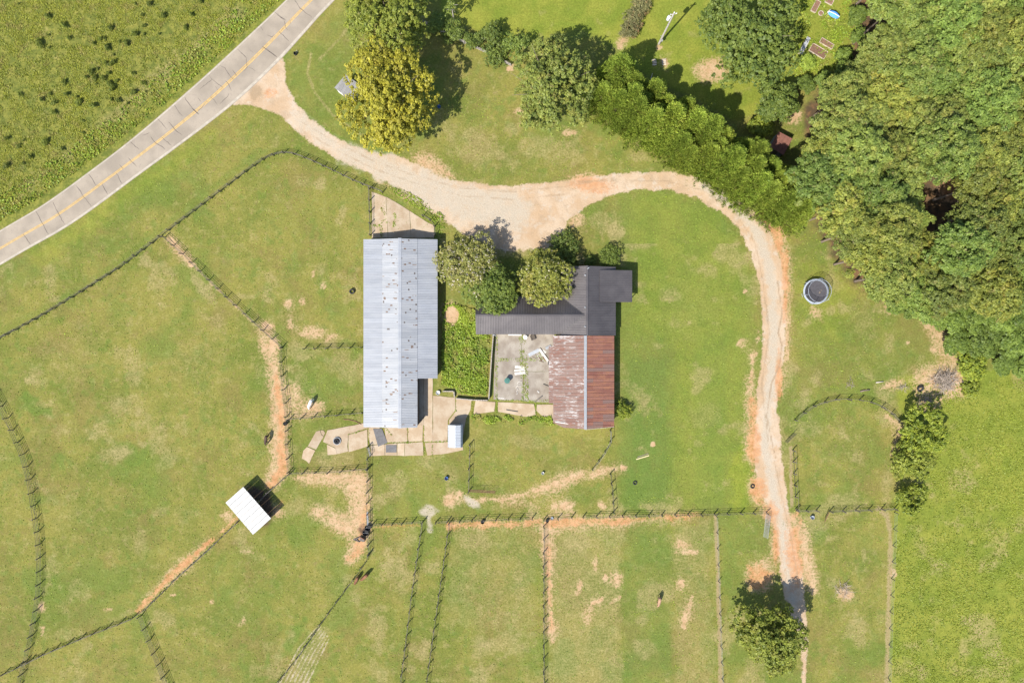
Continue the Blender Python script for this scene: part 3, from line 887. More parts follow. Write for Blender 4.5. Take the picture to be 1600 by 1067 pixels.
def roof_face(poly, width, mat, parent, ribs=3, rib_h=0.035, rib_w=0.05, tsplit=None, th=0.025, gap=0.006, name='roof_panel', seed=1, lift=0.006, skip=None):
    """cover a planar roof slope with separate ribbed metal sheets running down the slope"""
    P = [Vector(p) for p in poly]
    n = Vector((0, 0, 0))
    for i in range(len(P)):
        n += P[i].cross(P[(i + 1) % len(P)])
    n.normalize()
    if n.z < 0:
        n = -n
    d = (Vector((0, 0, -1)) + n * n.z).normalized()
    a = d.cross(n)
    o = P[0]
    q2 = [((p - o).dot(a), (p - o).dot(d)) for p in P]
    s0, s1 = min(p[0] for p in q2), max(p[0] for p in q2)
    t0, t1 = min(p[1] for p in q2), max(p[1] for p in q2)
    ns = max(1, round((s1 - s0) / width))
    w = (s1 - s0) / ns
    cuts = [t0] + ([t0 + (t1 - t0) * f for f in tsplit] if tsplit else []) + [t1]
    rr = random.Random(seed)
    base = parent.location
    for i in range(ns):
        for j in range(len(cuts) - 1):
            if skip and skip(i, j, ns):
                continue
            lo, hi = s0 + i * w + gap / 2, s0 + (i + 1) * w - gap / 2
            ta, tb = cuts[j], cuts[j + 1] + (0.03 if j < len(cuts) - 2 else 0)
            jj = rr.uniform(-0.03, 0.05) if j == len(cuts) - 2 and tsplit else 0
            c = clip2(clip2(clip2(clip2(q2, -1, 0, -lo), 1, 0, hi), 0, -1, -ta), 0, 1, tb)
            if len(c) < 3 or (max(p[0] for p in c) - min(p[0] for p in c)) < 0.05 or (max(p[1] for p in c) - min(p[1] for p in c)) < 0.05:
                continue
            up = rr.uniform(0, lift) + (len(cuts) - j) * 0.004
            cen = o + a * (sum(p[0] for p in c) / len(c)) + d * (sum(p[1] for p in c) / len(c)) + n * up
            mb = MB()
            k = len(c)
            ar = sum(c[m][0] * c[(m + 1) % k][1] - c[(m + 1) % k][0] * c[m][1] for m in range(k))
            W = lambda p, h: o + a * p[0] + d * p[1] + n * (up + h) - cen
            bot = [W(p, 0) for p in c]
            top = [W(p, th) for p in c]
            # keep the outside of the sheet facing out
            fl = (a.cross(d)).dot(n) * ar > 0
            f1, f2 = tuple(range(k)), tuple(range(2 * k - 1, k - 1, -1))
            side = [(m, (m + 1) % k, k + (m + 1) % k, k + m) for m in range(k)]
            fs = [tuple(reversed(f1)), tuple(reversed(f2))] + side if fl else [f1, f2] + [tuple(reversed(s)) for s in side]
            mb.add(bot + top, fs)
            for r_ in range(ribs):
                s = lo + (r_ + 0.12) / ribs * (hi - lo)
                cc = clip2(clip2(c, -1, 0, -s), 1, 0, s + rib_w)
                if len(cc) < 3:
                    continue
                ys = [p[1] for p in cc]
                if max(ys) - min(ys) < 0.15:
                    continue
                y0, y1 = min(ys) + 0.02, max(ys) - 0.02
                e = rib_w * 0.25
                vs = [W((s, y0), th - .003), W((s + rib_w, y0), th - .003), W((s + rib_w, y1), th - .003), W((s, y1), th - .003),
                      W((s + e, y0), th + rib_h), W((s + rib_w - e, y0), th + rib_h), W((s + rib_w - e, y1), th + rib_h), W((s + e, y1), th + rib_h)]
                mb.add(vs, [(4, 5, 6, 7), (0, 1, 5, 4), (1, 2, 6, 5), (2, 3, 7, 6), (3, 0, 4, 7)])
            obj(name, mb.mesh(name, mat), parent, cen - base)


def wall(parent, a, b, h0, h1, mat, th=0.12, name='wall', ha=None, hb=None):
    """upright wall from a to b; ha, hb give different heights at its ends"""
    a, b = Vector((a[0], a[1], 0)), Vector((b[0], b[1], 0))
    d = (b - a).normalized()
    n = Vector((-d.y, d.x, 0)) * th / 2
    ha, hb = ha or h1, hb or h1
    base = parent.location
    vs = [a - n, b - n, b + n, a + n]
    lo = [Vector((v.x, v.y, h0)) - base for v in vs]
    hi = [Vector((v.x, v.y, h)) - base for v, h in zip(vs, (ha, hb, hb, ha))]
    mb = MB().add(lo + hi, [(3, 2, 1, 0), (4, 5, 6, 7), (0, 1, 5, 4), (1, 2, 6, 5), (2, 3, 7, 6), (3, 0, 4, 7)])
    return obj(name, mb.mesh(name, mat), parent)


# metal roof of the barn: dull galvanised sheet, some with rust flecks
def galv(name, c0, c1, rust):
    t = NT(name)
    pos = t.pos()
    n1 = t.noise(t.stretch(pos, (0.35, 1.6, 1)), 0.7, 4, 0.6)
    n2 = t.noise(pos, 9.0, 4, 0.65)
    c = t.mix(t.rng(n1, 0.35, 0.65), c0, c1)
    c = t.scalecol(c, t.math('MULTIPLY_ADD', t.rnd(), 0.14, t.math('MULTIPLY_ADD', n2, 0.16, 0.85)))
    if rust:
        zone = t.noise(pos, 0.3, 3, 0.6)
        for cell, lim, colr in (((0.42, 0.24, 9.0), 0.978, (0.11, 0.060, 0.030)), ((0.26, 0.30, 9.0), 0.984, (0.055, 0.035, 0.022)), ((0.7, 0.16, 9.0), 0.985, (0.17, 0.12, 0.085))):
            sn = t.n('ShaderNodeVectorMath', operation='SNAP')
            t.t.links.new(pos, sn.inputs[0])
            sn.inputs[1].default_value = cell
            w = t.n('ShaderNodeTexWhiteNoise', noise_dimensions='3D')
            t.t.links.new(sn.outputs[0], w.inputs['Vector'])
            f = t.rng(t.math('MULTIPLY_ADD', t.math('SUBTRACT', zone, 0.5), 0.06, w.outputs['Value']), lim, lim + 0.001)
            c = t.mix(t.math('MULTIPLY', f, t.rng(n2, 0.36, 0.5)), c, colr)
    return t.done(t.bsdf(c, 0.48, 0.35, 0.15, t.bump(n2, 0.05, 0.01)))


GALV = galv('pale_galvanised_sheet', (0.208, 0.218, 0.236), (0.240, 0.248, 0.262), False)
GALVR = galv('pale_galvanised_sheet_rust_flecked', (0.230, 0.238, 0.250), (0.268, 0.272, 0.278), True)
WOOD = plain('grey_weathered_wood', (0.155, 0.125, 0.095), 0.35, 2.5, stretch=(1, 1, 6), objvar=0.25, bump=0.3)
DARKW = plain('dark_stained_barn_boards', (0.075, 0.060, 0.048), 0.35, 2.5, objvar=0.2, bump=0.3)
WHITEW = plain('off_white_siding', (0.55, 0.53, 0.48), 0.12, 2.0, objvar=0.05)
GLASS = plain('dark_window_glass', (0.03, 0.04, 0.05), 0.2, 2.0, rough=0.1, spec=0.6, objvar=0.05)
IRON = plain('dark_steel', (0.045, 0.043, 0.042), 0.25, 5, rough=0.5, objvar=0.15)
STEEL = plain('dull_grey_steel', (0.25, 0.26, 0.27), 0.18, 5, rough=0.45, objvar=0.15)

HE, HB, HR = 2.35, 2.85, 3.55
xs_ = [G(568, 0, HE).x, G(597.5, 0, HB).x, G(624.7, 0, HR).x, G(652.3, 0, HB).x, G(683.6, 0, HE).x]
hs_ = [HE, HB, HR, HB, HE]
yT, yB, yL = G(0, 372.8, 3.4).y, G(0, 668.5, 3.6).y, G(0, 591.5, 3.3).y
barn = thing('metal_barn', 'long pale grey metal roofed barn with rust flecked upper slopes', 'barn', ((xs_[0] + xs_[4]) / 2, (yT + yB) / 2, 0))
for k, (mm, yb) in enumerate(((GALV, yB), (GALVR, yB), (GALVR, yB), (GALV, yL))):
    za, zb = hs_[k], hs_[k + 1]
    off = 0.05 if k in (1, 2) else 0.0
    roof_face([(xs_[k], yT, za + off), (xs_[k], yb, za + off), (xs_[k + 1], yb, zb + off), (xs_[k + 1], yT, zb + off)], 0.92, mm, barn, ribs=3, rib_h=0.04, rib_w=0.06, gap=0.008, seed=k + 3)
rc = MB().bar((xs_[2] - 0.14, yT + .06, HR + .08), (xs_[2] - 0.14, yB - .06, HR + .08), 0.30, 0.03)
obj('ridge_cap', rc.bar((xs_[2] + 0.16, yT + .06, HR + .065), (xs_[2] + 0.16, yB - .06, HR + .065), 0.30, 0.03).mesh('ridge_cap', GALV), barn, -barn.location)
ins = 0.35
wl = [(xs_[0] + ins, yT - ins), (xs_[0] + ins, yB + ins), (xs_[3] - .1, yB + ins), (xs_[3] - .1, yL + ins), (xs_[4] - ins, yL + ins), (xs_[4] - ins, yT - ins)]
wall(barn, wl[0], wl[1], 0, HE - .05, DARKW)
wall(barn, wl[3], (xs_[3] - .1, yB + ins + .1), 0, HB - .1, DARKW, ha=HB - .1, hb=HB - .1)
wall(barn, (wl[4][0], wl[4][1] + .1), (wl[5][0], wl[5][1] - .1), 0, HE - .05, DARKW)
wall(barn, (xs_[3] + .05, yL + ins), wl[4], 0, HE, DARKW, ha=HB - .15, hb=HE + .0)
for y in (yT - ins, yB + ins):
    for k in range(4 if y > 0 else 3):
        xa, xb = xs_[k] + (ins + .07 if k == 0 else 0.002), xs_[k + 1] - (ins + .07 if k == 3 else (0.18 if (k == 2 and y < 0) else 0.002))
        wall(barn, (xa, y), (xb, y), 0, 3, DARKW, ha=hs_[k] + (hs_[k + 1] - hs_[k]) * 0.06 - .03, hb=hs_[k + 1] - .06)
for y, sg in ((yT - ins, 1), (yB + ins, -1)):
    for sx in (-1, 1):
        dr = obj('barn_door', MB().box((0, 0, 1.2), (1.7, 0.06, 2.4)).mesh('barn_door', WOOD), barn, (xs_[2] + sx * 0.86 - barn.location.x, y + sg * 0.12 - barn.location.y, 0.05))
        obj('door_brace', MB().bar((-0.8, 0, 0.2), (0.8, 0, 2.2), 0.03, 0.14).mesh('door_brace', WHITEW), dr, (0, sg * 0.048, 0))
for yy in np.linspace(yT - 3, yB + 3, 9):
    w_ = obj('window', MB().box((0, 0, 0), (0.05, 1.0, 0.8)).mesh('window', WOOD), barn, (xs_[0] + ins - 0.09 - barn.location.x, yy - barn.location.y, 1.7))
    obj('pane', MB().box((-0.03, 0, 0), (0.02, 0.86, 0.66)).mesh('pane', GLASS), w_)

# small gambrel shed
WHITEM = plain('white_sheet_metal', (0.34, 0.355, 0.375), 0.06, 2, rough=0.4, spec=0.4, objvar=0.05)
shed = thing('garden_shed', 'small white gambrel roofed metal shed on the barnyard slab', 'shed', G(710.7, 681, 0))
sx = [G(700.0, 0, 2.0).x, G(702.3, 0, 2.55).x, G(711.8, 0, 2.9).x, G(719.6, 0, 2.55).x, G(722.6, 0, 2.0).x]
sz = [2.0, 2.55, 2.9, 2.55, 2.0]
sy0, sy1 = G(0, 664, 2.4).y, G(0, 699, 2.4).y
for k in range(4):
    roof_face([(sx[k], sy0, sz[k]), (sx[k], sy1, sz[k]), (sx[k + 1], sy1, sz[k + 1]), (sx[k + 1], sy0, sz[k + 1])], 0.62, WHITEM, shed, ribs=2, rib_h=0.03, rib_w=0.04, gap=.02, seed=40 + k, lift=0.002)
for x in (sx[0] + .1, sx[4] - .1):
    wall(shed, (x, sy0 - .12), (x, sy1 + .12), 0, 2.0, STEEL, th=0.05)
for y in (sy0 - .1, sy1 + .1):
    pf = [(sx[0] + .13, 0.05), (sx[4] - .13, 0.05), (sx[4] - .13, 2.0), (sx[3], 2.5), (sx[2], 2.85), (sx[1], 2.5), (sx[0] + .13, 2.0)]
    vs = [(p[0], y - .02, p[1]) for p in pf] + [(p[0], y + .02, p[1]) for p in pf]
    k = len(pf)
    g_ = MB().add(vs, [tuple(range(k)), tuple(range(2 * k - 1, k - 1, -1))] + [((m + 1) % k, m, k + m, k + (m + 1) % k) for m in range(k)])
    obj('gable_wall', g_.mesh('gable_wall', STEEL), shed, -shed.location)
obj('shed_door', MB().box((0, 0, 0.95), (1.2, 0.04, 1.8)).mesh('shed_door', WHITEM), shed, (0, sy1 + .06 - shed.location.y, 0.08))

# horse shelter with mono pitch roof
WHITER = plain('white_ribbed_roof', (0.31, 0.31, 0.30), 0.06, 2, rough=0.55, spec=0.35, objvar=0.03)
hsA, hsB, hsC, hsD = G(380, 760.3, 2.75), G(423.6, 809.6, 2.75), G(395.6, 835, 2.3), G(352.6, 785, 2.3)
shel = thing('horse_shelter', 'open horse shelter with tilted bright white ribbed roof', 'shelter', ((hsA + hsB + hsC + hsD) / 4) * Vector((1, 1, 0)))
for k in range(0, 1):
    roof_face([hsA, hsB, hsC, hsD], 0.95, WHITER, shel, ribs=2, rib_h=0.09, rib_w=0.07, gap=0.05, seed=60, lift=0.003)
cen = shel.location
for p, hh in ((hsA, 2.7), (hsB, 2.7), (hsC, 2.25), (hsD, 2.25), ((hsA + hsB) / 2, 2.7), ((hsC + hsD) / 2, 2.25)):
    q = p.lerp(Vector((cen.x, cen.y, p.z)), 0.07)
    obj('post', MB().box((0, 0, hh / 2), (0.14, 0.14, hh), R(48)).mesh('post', WOOD), shel, (q.x - cen.x, q.y - cen.y, 0))
for a, b in ((hsA, hsB), (hsD, hsC)):
    qa, qb = a.lerp(Vector((cen.x, cen.y, a.z)), 0.07), b.lerp(Vector((cen.x, cen.y, b.z)), 0.07)
    obj('beam', MB().bar(qa - Vector((0, 0, .12)), qb - Vector((0, 0, .12)), 0.08, 0.18).mesh('beam', WOOD), shel, (-cen.x, -cen.y, 0))
for f in (0.25, 0.5, 0.75):
    qa, qb = hsA.lerp(hsB, f), hsD.lerp(hsC, f)
    obj('rafter', MB().bar(qa.lerp(qb, .05) - Vector((0, 0, .07)), qa.lerp(qb, .95) - Vector((0, 0, .07)), 0.05, 0.09).mesh('rafter', WOOD), shel, (-cen.x, -cen.y, 0))
for k in range(7):
    z0 = 0.15 + k * 0.28
    qa, qb = hsD.lerp(Vector((cen.x, cen.y, hsD.z)), 0.05), hsC.lerp(Vector((cen.x, cen.y, hsC.z)), 0.05)
    obj('wall_board', MB().bar((qa.x, qa.y, z0), (qb.x, qb.y, z0), 0.03, 0.26).mesh('wall_board', WOOD), shel, (-cen.x, -cen.y, 0))

# house: L plan under one dark metal roof, porch on the east
t = NT('dark_bronze_roof_metal')
pos = t.pos()
n1, n2 = t.noise(pos, 0.35, 4, 0.6), t.noise(pos, 12, 3, 0.6)
c = t.mix(t.rng(n1, 0.35, 0.65), (0.078, 0.069, 0.068), (0.098, 0.087, 0.084))
c = t.scalecol(c, t.math('MULTIPLY_ADD', t.rnd(), 0.10, t.math('MULTIPLY_ADD', n2, 0.2, 0.86)))
BRONZE = t.done(t.bsdf(c, 0.42, 0.5, 0.45))
hr, he = 4.3, 2.5
xR, xE, xW = G(917.3, 0, hr).x, G(962, 0, he).x, G(876, 0, he).x
yN, yS = G(0, 416, 3.7).y, G(0, 524, 3.7).y
hw = 4.15
yRw, ySw = G(0, 492.3, hw).y, G(0, 522.3, he).y
yNw = yRw + (yRw - ySw)
xWe = G(743.2, 0, 3.5).x
house = thing('farmhouse', 'farmhouse with dark ribbed metal roof in an L shape', 'house', ((xWe + xE) / 2, (yN + yS) / 2, 0))
roof_face([(xR, yN, hr), (xR, yS, hr), (xE, yS, he), (xE, yN, he)], 0.92, BRONZE, house, ribs=3, rib_h=0.035, rib_w=0.06, seed=71, lift=0.002)


def zl(x):
    return he + (hr - he) * (x - xW) / (xR - xW)


xv = xW + (hw - he) / (hr - he) * (xR - xW)     # where the west ridge dies into the main slope
roof_face([(xR, yN, hr), (xR, yRw, hr), (xv, yRw, hw), (xW, yNw, he), (xW, yN, he)], 0.92, BRONZE, house, ribs=3, rib_h=0.07, rib_w=0.07, seed=72, lift=0.002)
roof_face([(xR, yRw, hr), (xR, yS, hr), (xW, yS, he), (xW, ySw, he), (xv, yRw, hw)], 0.92, BRONZE, house, ribs=3, rib_h=0.07, rib_w=0.07, seed=73, lift=0.002)
roof_face([(xWe, yRw, hw), (xv, yRw, hw), (xW, ySw, he), (xWe, ySw, he)], 0.92, BRONZE, house, ribs=3, rib_h=0.07, rib_w=0.07, seed=74, lift=0.002)
roof_face([(xWe, yRw, hw), (xv, yRw, hw), (xW, yNw, he), (xWe, yNw, he)], 0.92, BRONZE, house, ribs=3, rib_h=0.07, rib_w=0.07, seed=75, lift=0.002)
obj('ridge_cap', MB().bar((xR, yN + .03, hr + .07), (xR, yS - .03, hr + .07), 0.36, 0.03).mesh('ridge_cap', BRONZE), house, -house.location)
obj('ridge_cap', MB().bar((xWe - .03, yRw, hw + .07), (xv - .1, yRw, hw + .07), 0.34, 0.03).mesh('ridge_cap', BRONZE), house, -house.location)
for ye, ze in ((ySw, he), (yNw, he)):
    obj('valley', MB().bar((xv, yRw, hw + .045), (xW, ye, ze + .045), 0.16, 0.02).mesh('valley', IRON), house, -house.location)
px0, px1, py0, py1 = G(936.5, 0, 3.35).x, G(987.6, 0, 2.75).x, G(0, 422.3, 3.0).y, G(0, 472, 3.0).y
roof_face([(px0, py0, 3.62), (px0, py1, 3.62), (px1, py1, 2.8), (px1, py0, 2.8)], 0.92, BRONZE, house, ribs=3, rib_h=0.03, rib_w=0.05, seed=76, lift=0.002)
for y in (py0 - .25, (py0 + py1) / 2, py1 + .25):
    obj('porch_post', MB().box((0, 0, 1.32), (0.12, 0.12, 2.64)).mesh('porch_post', WHITEW), house, (px1 - .25 - house.location.x, y - house.location.y, 0.1))
obj('porch_deck', MB().box((0, 0, 0.12), (px1 - xE + 0.2, py0 - py1 - .3, 0.24)).mesh('porch_deck', WOOD), house, ((px1 + xE) / 2 - .2 - house.location.x, (py0 + py1) / 2 - house.location.y, 0))
e = 0.45
hw_ = [(xE - e, yN - e), (xE - e, yS + .2), (xW + e, yS + .2), (xW + e, ySw + e), (xWe + e, ySw + e), (xWe + e, yNw - e), (xW + e, yNw - e), (xW + e, yN - e)]
for k in range(8):
    a, b = Vector(hw_[k]), Vector(hw_[(k + 1) % 8])
    d_ = (b - a).normalized() * 0.07
    wall(house, (a + d_), (b - d_), 0, he - 0.02, WHITEW)
    L_ = (b - a).length
    if L_ > 3 and k not in (1,):
        nn = Vector((d_.y, -d_.x)).normalized()
        for f in ((0.3, 0.7) if L_ < 9 else (0.2, 0.5, 0.8)):
            p = a.lerp(b, f)
            w_ = obj('window', MB().box((0, 0, 0), (1.1, 0.08, 1.2)).mesh('window', WHITEW), house, (p.x - house.location.x, p.y - house.location.y, 1.5), (0, 0, math.atan2(d_.y, d_.x)))
            obj('pane', MB().box((0, 0, 0), (0.94, 0.13, 1.04)).mesh('pane', GLASS), w_)
# gable ends
for (x0, y0, z0), (x1, y1, z1), (x2, y2, z2) in ((((xW + e), yN - e, he), ((xE - e), yN - e, he), (xR, yN - e, hr - .45)), ((xWe + e, ySw + e, he), (xWe + e, yNw - e, he), (xWe + e, yRw, hw - .4))):
    q = MB().add([(x0, y0, z0), (x1, y1, z1), (x2, y2, z2)], [(0, 1, 2)])
    obj('gable_wall', q.mesh('gable_wall', WHITEW), house, -house.location)
mast = MB().tube([(0, 0, 0), (0, 0, 1.1)], 0.05).tube([(0, 0, 1.08), (0.12, 0.1, 1.2), (0.25, 0.2, 1.12)], 0.06)
obj('service_mast', mast.mesh('service_mast', STEEL), house, (xR + .02 - house.location.x, yN - .6 - house.location.y, hr + .05))
for yy in (yN - 7.5, yN - 1.7, yN - 11.0):
    obj('roof_vent', MB().lathe([(0.09, 0), (0.09, 0.22), (0.14, 0.24), (0.02, 0.32)], n=10).mesh('roof_vent', STEEL), house, (xR - .35 - house.location.x, yy - house.location.y, hr - .13))
obj('eave_lamp', MB().box((0, 0, 0), (0.25, 0.2, 0.12)).tube([(-.2, 0, 0), (-.35, -.2, .1)], 0.07).tube([(.2, 0, 0), (.35, -.2, .1)], 0.07).mesh('eave_lamp', STEEL), house, (G(771.5, 0, 2.8).x - house.location.x, ySw - .12 - house.location.y, he + .12))

# rusty barn joined to the south of the house
t = NT('rusted_red_tin')
pos = t.pos()
oc = t.oco()
rn = t.rnd()
n1 = t.noise(t.stretch(pos, (0.55, 2.2, 1)), 0.9, 5, 0.65)
n2 = t.noise(t.stretch(pos, (1.0, 2.6, 1)), 3.0, 4, 0.65)
c = t.mix(rn, (0.155, 0.062, 0.045), (0.205, 0.095, 0.070))
c = t.mix(t.rng(n1, 0.42, 0.66), c, (0.235, 0.105, 0.060))
c = t.mix(t.math('MULTIPLY', t.rng(n2, 0.55, 0.7), 0.6), c, (0.12, 0.085, 0.075))
c = t.mix(t.math('MULTIPLY', t.rng(rn, 0.86, 0.9), 0.6), c, (0.13, 0.10, 0.09))
RUSTR = t.done(t.bsdf(c, 0.7, 0.25, 0.05, t.bump(n2, 0.2, 0.02)))
t = NT('rusted_tin_losing_paint')
pos = t.pos()
rn = t.rnd()
n1 = t.noise(t.stretch(pos, (0.5, 2.4, 1)), 0.8, 5, 0.65)
n2 = t.noise(t.stretch(pos, (0.6, 2.6, 1)), 1.5, 5, 0.72)
n5 = t.noise(pos, 0.22, 2, 0.5)
c = t.mix(rn, (0.140, 0.078, 0.060), (0.180, 0.120, 0.098))
c = t.mix(t.math('MULTIPLY', t.rng(n1, 0.5, 0.66), 0.7), c, (0.165, 0.068, 0.045))
c = t.mix(t.math('MULTIPLY', t.rng(n2, 0.48, 0.62), 0.6), c, (0.145, 0.125, 0.115))
c = t.mix(t.math('MULTIPLY', t.rng(t.math('MULTIPLY_ADD', n5, 0.5, t.math('MULTIPLY_ADD', rn, 0.10, n2)), 0.87, 0.96), 0.7), c, (0.36, 0.34, 0.32))
RUSTL = t.done(t.bsdf(c, 0.7, 0.25, 0.05, t.bump(n2, 0.2, 0.02)))
rh, re = 4.4, 2.7
rxR, rxE, rxW = G(914.8, 0, rh).x, G(959.5, 0, re).x, G(864.2, 0, re).x
ry0, ry1 = yS - 0.05, G(0, 669.5, 3.4).y
rb = thing('rusty_barn', 'old barn under rusted red tin sheets joined to the farmhouse', 'barn', ((rxW + rxE) / 2, (ry0 + ry1) / 2, 0))
roof_face([(rxR, ry0, rh), (rxR, ry1, rh), (rxE, ry1 + .3, re), (rxE, ry0, re)], 0.66, RUSTR, rb, ribs=2, rib_h=0.025, rib_w=0.06, tsplit=[.26, .60], seed=81, lift=0.02, gap=0.035, name='tin_sheet')
roof_face([(rxR, ry0, rh), (rxR, ry1, rh), (rxW + 1.9, ry1 + .15, re + .38 * 1.9 / 2.2), (rxW, ry1 + 1.0, re), (rxW, ry0, re)], 0.66, RUSTL, rb, ribs=2, rib_h=0.025, rib_w=0.06, tsplit=[.28, .62], seed=82, lift=0.02, gap=0.035, name='tin_sheet')
aw0, aw1 = G(0, 541, 2.6).y, G(0, 630, 2.6).y
axW = G(857.5, 0, 2.45).x
roof_face([(rxW + .15, aw0, 2.62), (rxW + .15, aw1, 2.62), (axW, aw1, 2.42), (axW, aw0, 2.42)], 0.66, RUSTL, rb, ribs=2, rib_h=0.02, rib_w=0.05, seed=83, name='tin_sheet')
obj('ridge_cap', MB().bar((rxR - .12, ry0, rh + .085), (rxR - .12, ry1, rh + .085), 0.28, 0.025).bar((rxR + .12, ry0, rh + .07), (rxR + .12, ry1, rh + .07), 0.22, 0.025).mesh('ridge_cap', STEEL), rb, -rb.location)
wall(rb, (rxE - .35, ry0 - .3), (rxE - .35, ry1 + .7), 0, re - .03, DARKW)
wall(rb, (rxW + .35, ry0 - .3), (rxW + .35, ry1 + 1.3), 0, re - .03, DARKW)
wall(rb, (rxW + .42, ry1 + 1.15), (rxR - .03, ry1 + .5), 0, 3, WHITEW, ha=re + .1, hb=rh - .12)
wall(rb, (rxR + .03, ry1 + .5), (rxE - .42, ry1 + .5), 0, 3, WHITEW, ha=rh - .12, hb=re + .1)
obj('barn_door', MB().box((0, 0, 1.3), (2.2, 0.06, 2.6)).mesh('barn_door', WOOD), rb, (rxR + 1.6 - rb.location.x, ry1 + .38 - rb.location.y, 0))
for p, q in (((rxE, ry1 + .26), (rxR, ry1 - .04)),):
    obj('fascia', MB().bar((p[0], p[1] - .03, re - .06), (q[0], q[1] - .03, rh - .06), 0.03, 0.16).mesh('fascia', WHITEW), rb, -rb.location)

# neighbours' sheds half hidden by trees
GREYSH = plain('grey_shingle', (0.16, 0.155, 0.15), 0.25, 6, objvar=0.1)
BROWNR = plain('brown_flat_roof', (0.135, 0.060, 0.042), 0.35, 1.5, objvar=0.1)


def little_shed(name, label, corners, h0, h1, rm, wm):
    c_ = [G(u, v, h) for (u, v), h in zip(corners, (h0, h0, h1, h1))]
    cc = sum(c_, Vector()) / 4
    s = thing(name, label, 'shed', (cc.x, cc.y, 0))
    roof_face(c_, 0.7, rm, s, ribs=1, rib_h=0.015, rib_w=0.04, seed=9)
    for i in range(4):
        a = c_[i].lerp(cc, .08)
        b = c_[(i + 1) % 4].lerp(cc, .08)
        dd = (b - a) * 0.03
        wall(s, a + dd, b - dd, 0, 2, wm, th=0.08, ha=c_[i].z - .08, hb=c_[(i + 1) % 4].z - .08)
    obj('shed_door', MB().box((0, 0, .9), (0.8, 0.05, 1.8)).mesh('shed_door', WOOD), s, (c_[2].lerp(c_[3], .5).lerp(cc, .04) - cc) * Vector((1, 1, 0)), (0, 0, math.atan2((c_[3] - c_[2]).y, (c_[3] - c_[2]).x)))
    return s


little_shed('tool_shed', 'grey roofed little shed tucked under the yellow green tree', [(540, 117), (566, 135), (550, 158), (522.5, 137.5)], 2.5, 2.0, GREYSH, WHITEW)
little_shed('backyard_shed', 'brown flat roofed shed shaded between hedge and wood', [(1217, 206), (1238, 217), (1224, 243), (1203, 229)], 2.3, 2.0, BROWNR, STEEL)

# ------------------------------------------------------------------ trees and shrubs
PINE_L = leafmat('pine_needles', (0.084, 0.118, 0.024), (0.248, 0.282, 0.054), (0.330, 0.290, 0.060), 0.40, objvar=0.22, huevar=0.8)
OAK_L = leafmat('olive_oak_leaves', (0.088, 0.118, 0.016), (0.240, 0.265, 0.036), (0.264, 0.209, 0.041), 0.3)
YEL_L = leafmat('yellow_green_leaves', (0.205, 0.200, 0.018), (0.520, 0.470, 0.050), (0.40, 0.30, 0.06), 0.25)
FIR_L = leafmat('cypress_sprays', (0.130, 0.190, 0.026), (0.370, 0.440, 0.066), (0.33, 0.27, 0.05), 0.25, huevar=0.25)
BROAD_L = leafmat('deep_green_leaves', (0.062, 0.102, 0.019), (0.194, 0.240, 0.041), None)
HOLLY_L = leafmat('dark_holly_leaves', (0.068, 0.110, 0.018), (0.205, 0.255, 0.040), None, objvar=0.1)
MYRT_L = leafmat('blooming_tree_leaves', (0.109, 0.132, 0.027), (0.318, 0.302, 0.074), (0.388, 0.310, 0.135), 0.4, pale=(0.50, 0.44, 0.37), pale_amt=0.075, objvar=0.05)
MYRT2_L = leafmat('blooming_tree_leaves_b', (0.109, 0.132, 0.022), (0.310, 0.310, 0.054), (0.341, 0.264, 0.068), 0.4, pale=(0.46, 0.42, 0.28), pale_amt=0.04, objvar=0.05)
LIME_L = leafmat('lime_shrub_leaves', (0.085, 0.125, 0.014), (0.260, 0.290, 0.030), None)
KUDZU_L = leafmat('dense_vine_leaves', (0.062, 0.100, 0.016), (0.185, 0.245, 0.040), None, objvar=0.2)
REDSH_L = leafmat('reddish_shrub_leaves', (0.109, 0.112, 0.041), (0.248, 0.232, 0.095), (0.403, 0.155, 0.081), 0.6)
CLUMP_L = leafmat('dark_weed_leaves', (0.080, 0.108, 0.014), (0.165, 0.190, 0.024), None)
WEED_L = leafmat('field_weeds', (0.120, 0.150, 0.014), (0.300, 0.300, 0.032), (0.264, 0.202, 0.068), 0.6, trans=0.2, objvar=0.0)
LUSHW_L = leafmat('lush_weeds', (0.093, 0.163, 0.014), (0.279, 0.341, 0.032), (0.279, 0.202, 0.068), 0.5, trans=0.2, objvar=0.0)
FIELD_L = leafmat('pasture_blades', (0.125, 0.170, 0.016), (0.240, 0.275, 0.030), (0.26, 0.24, 0.05), 0.25, trans=0.2, objvar=0.0)
BARK = plain('grey_brown_bark', (0.13, 0.10, 0.075), 0.35, 5, stretch=(1, 1, .3), objvar=0.2, bump=0.4)
PALEB = plain('pale_bark', (0.36, 0.32, 0.27), 0.2, 5, objvar=0.1)


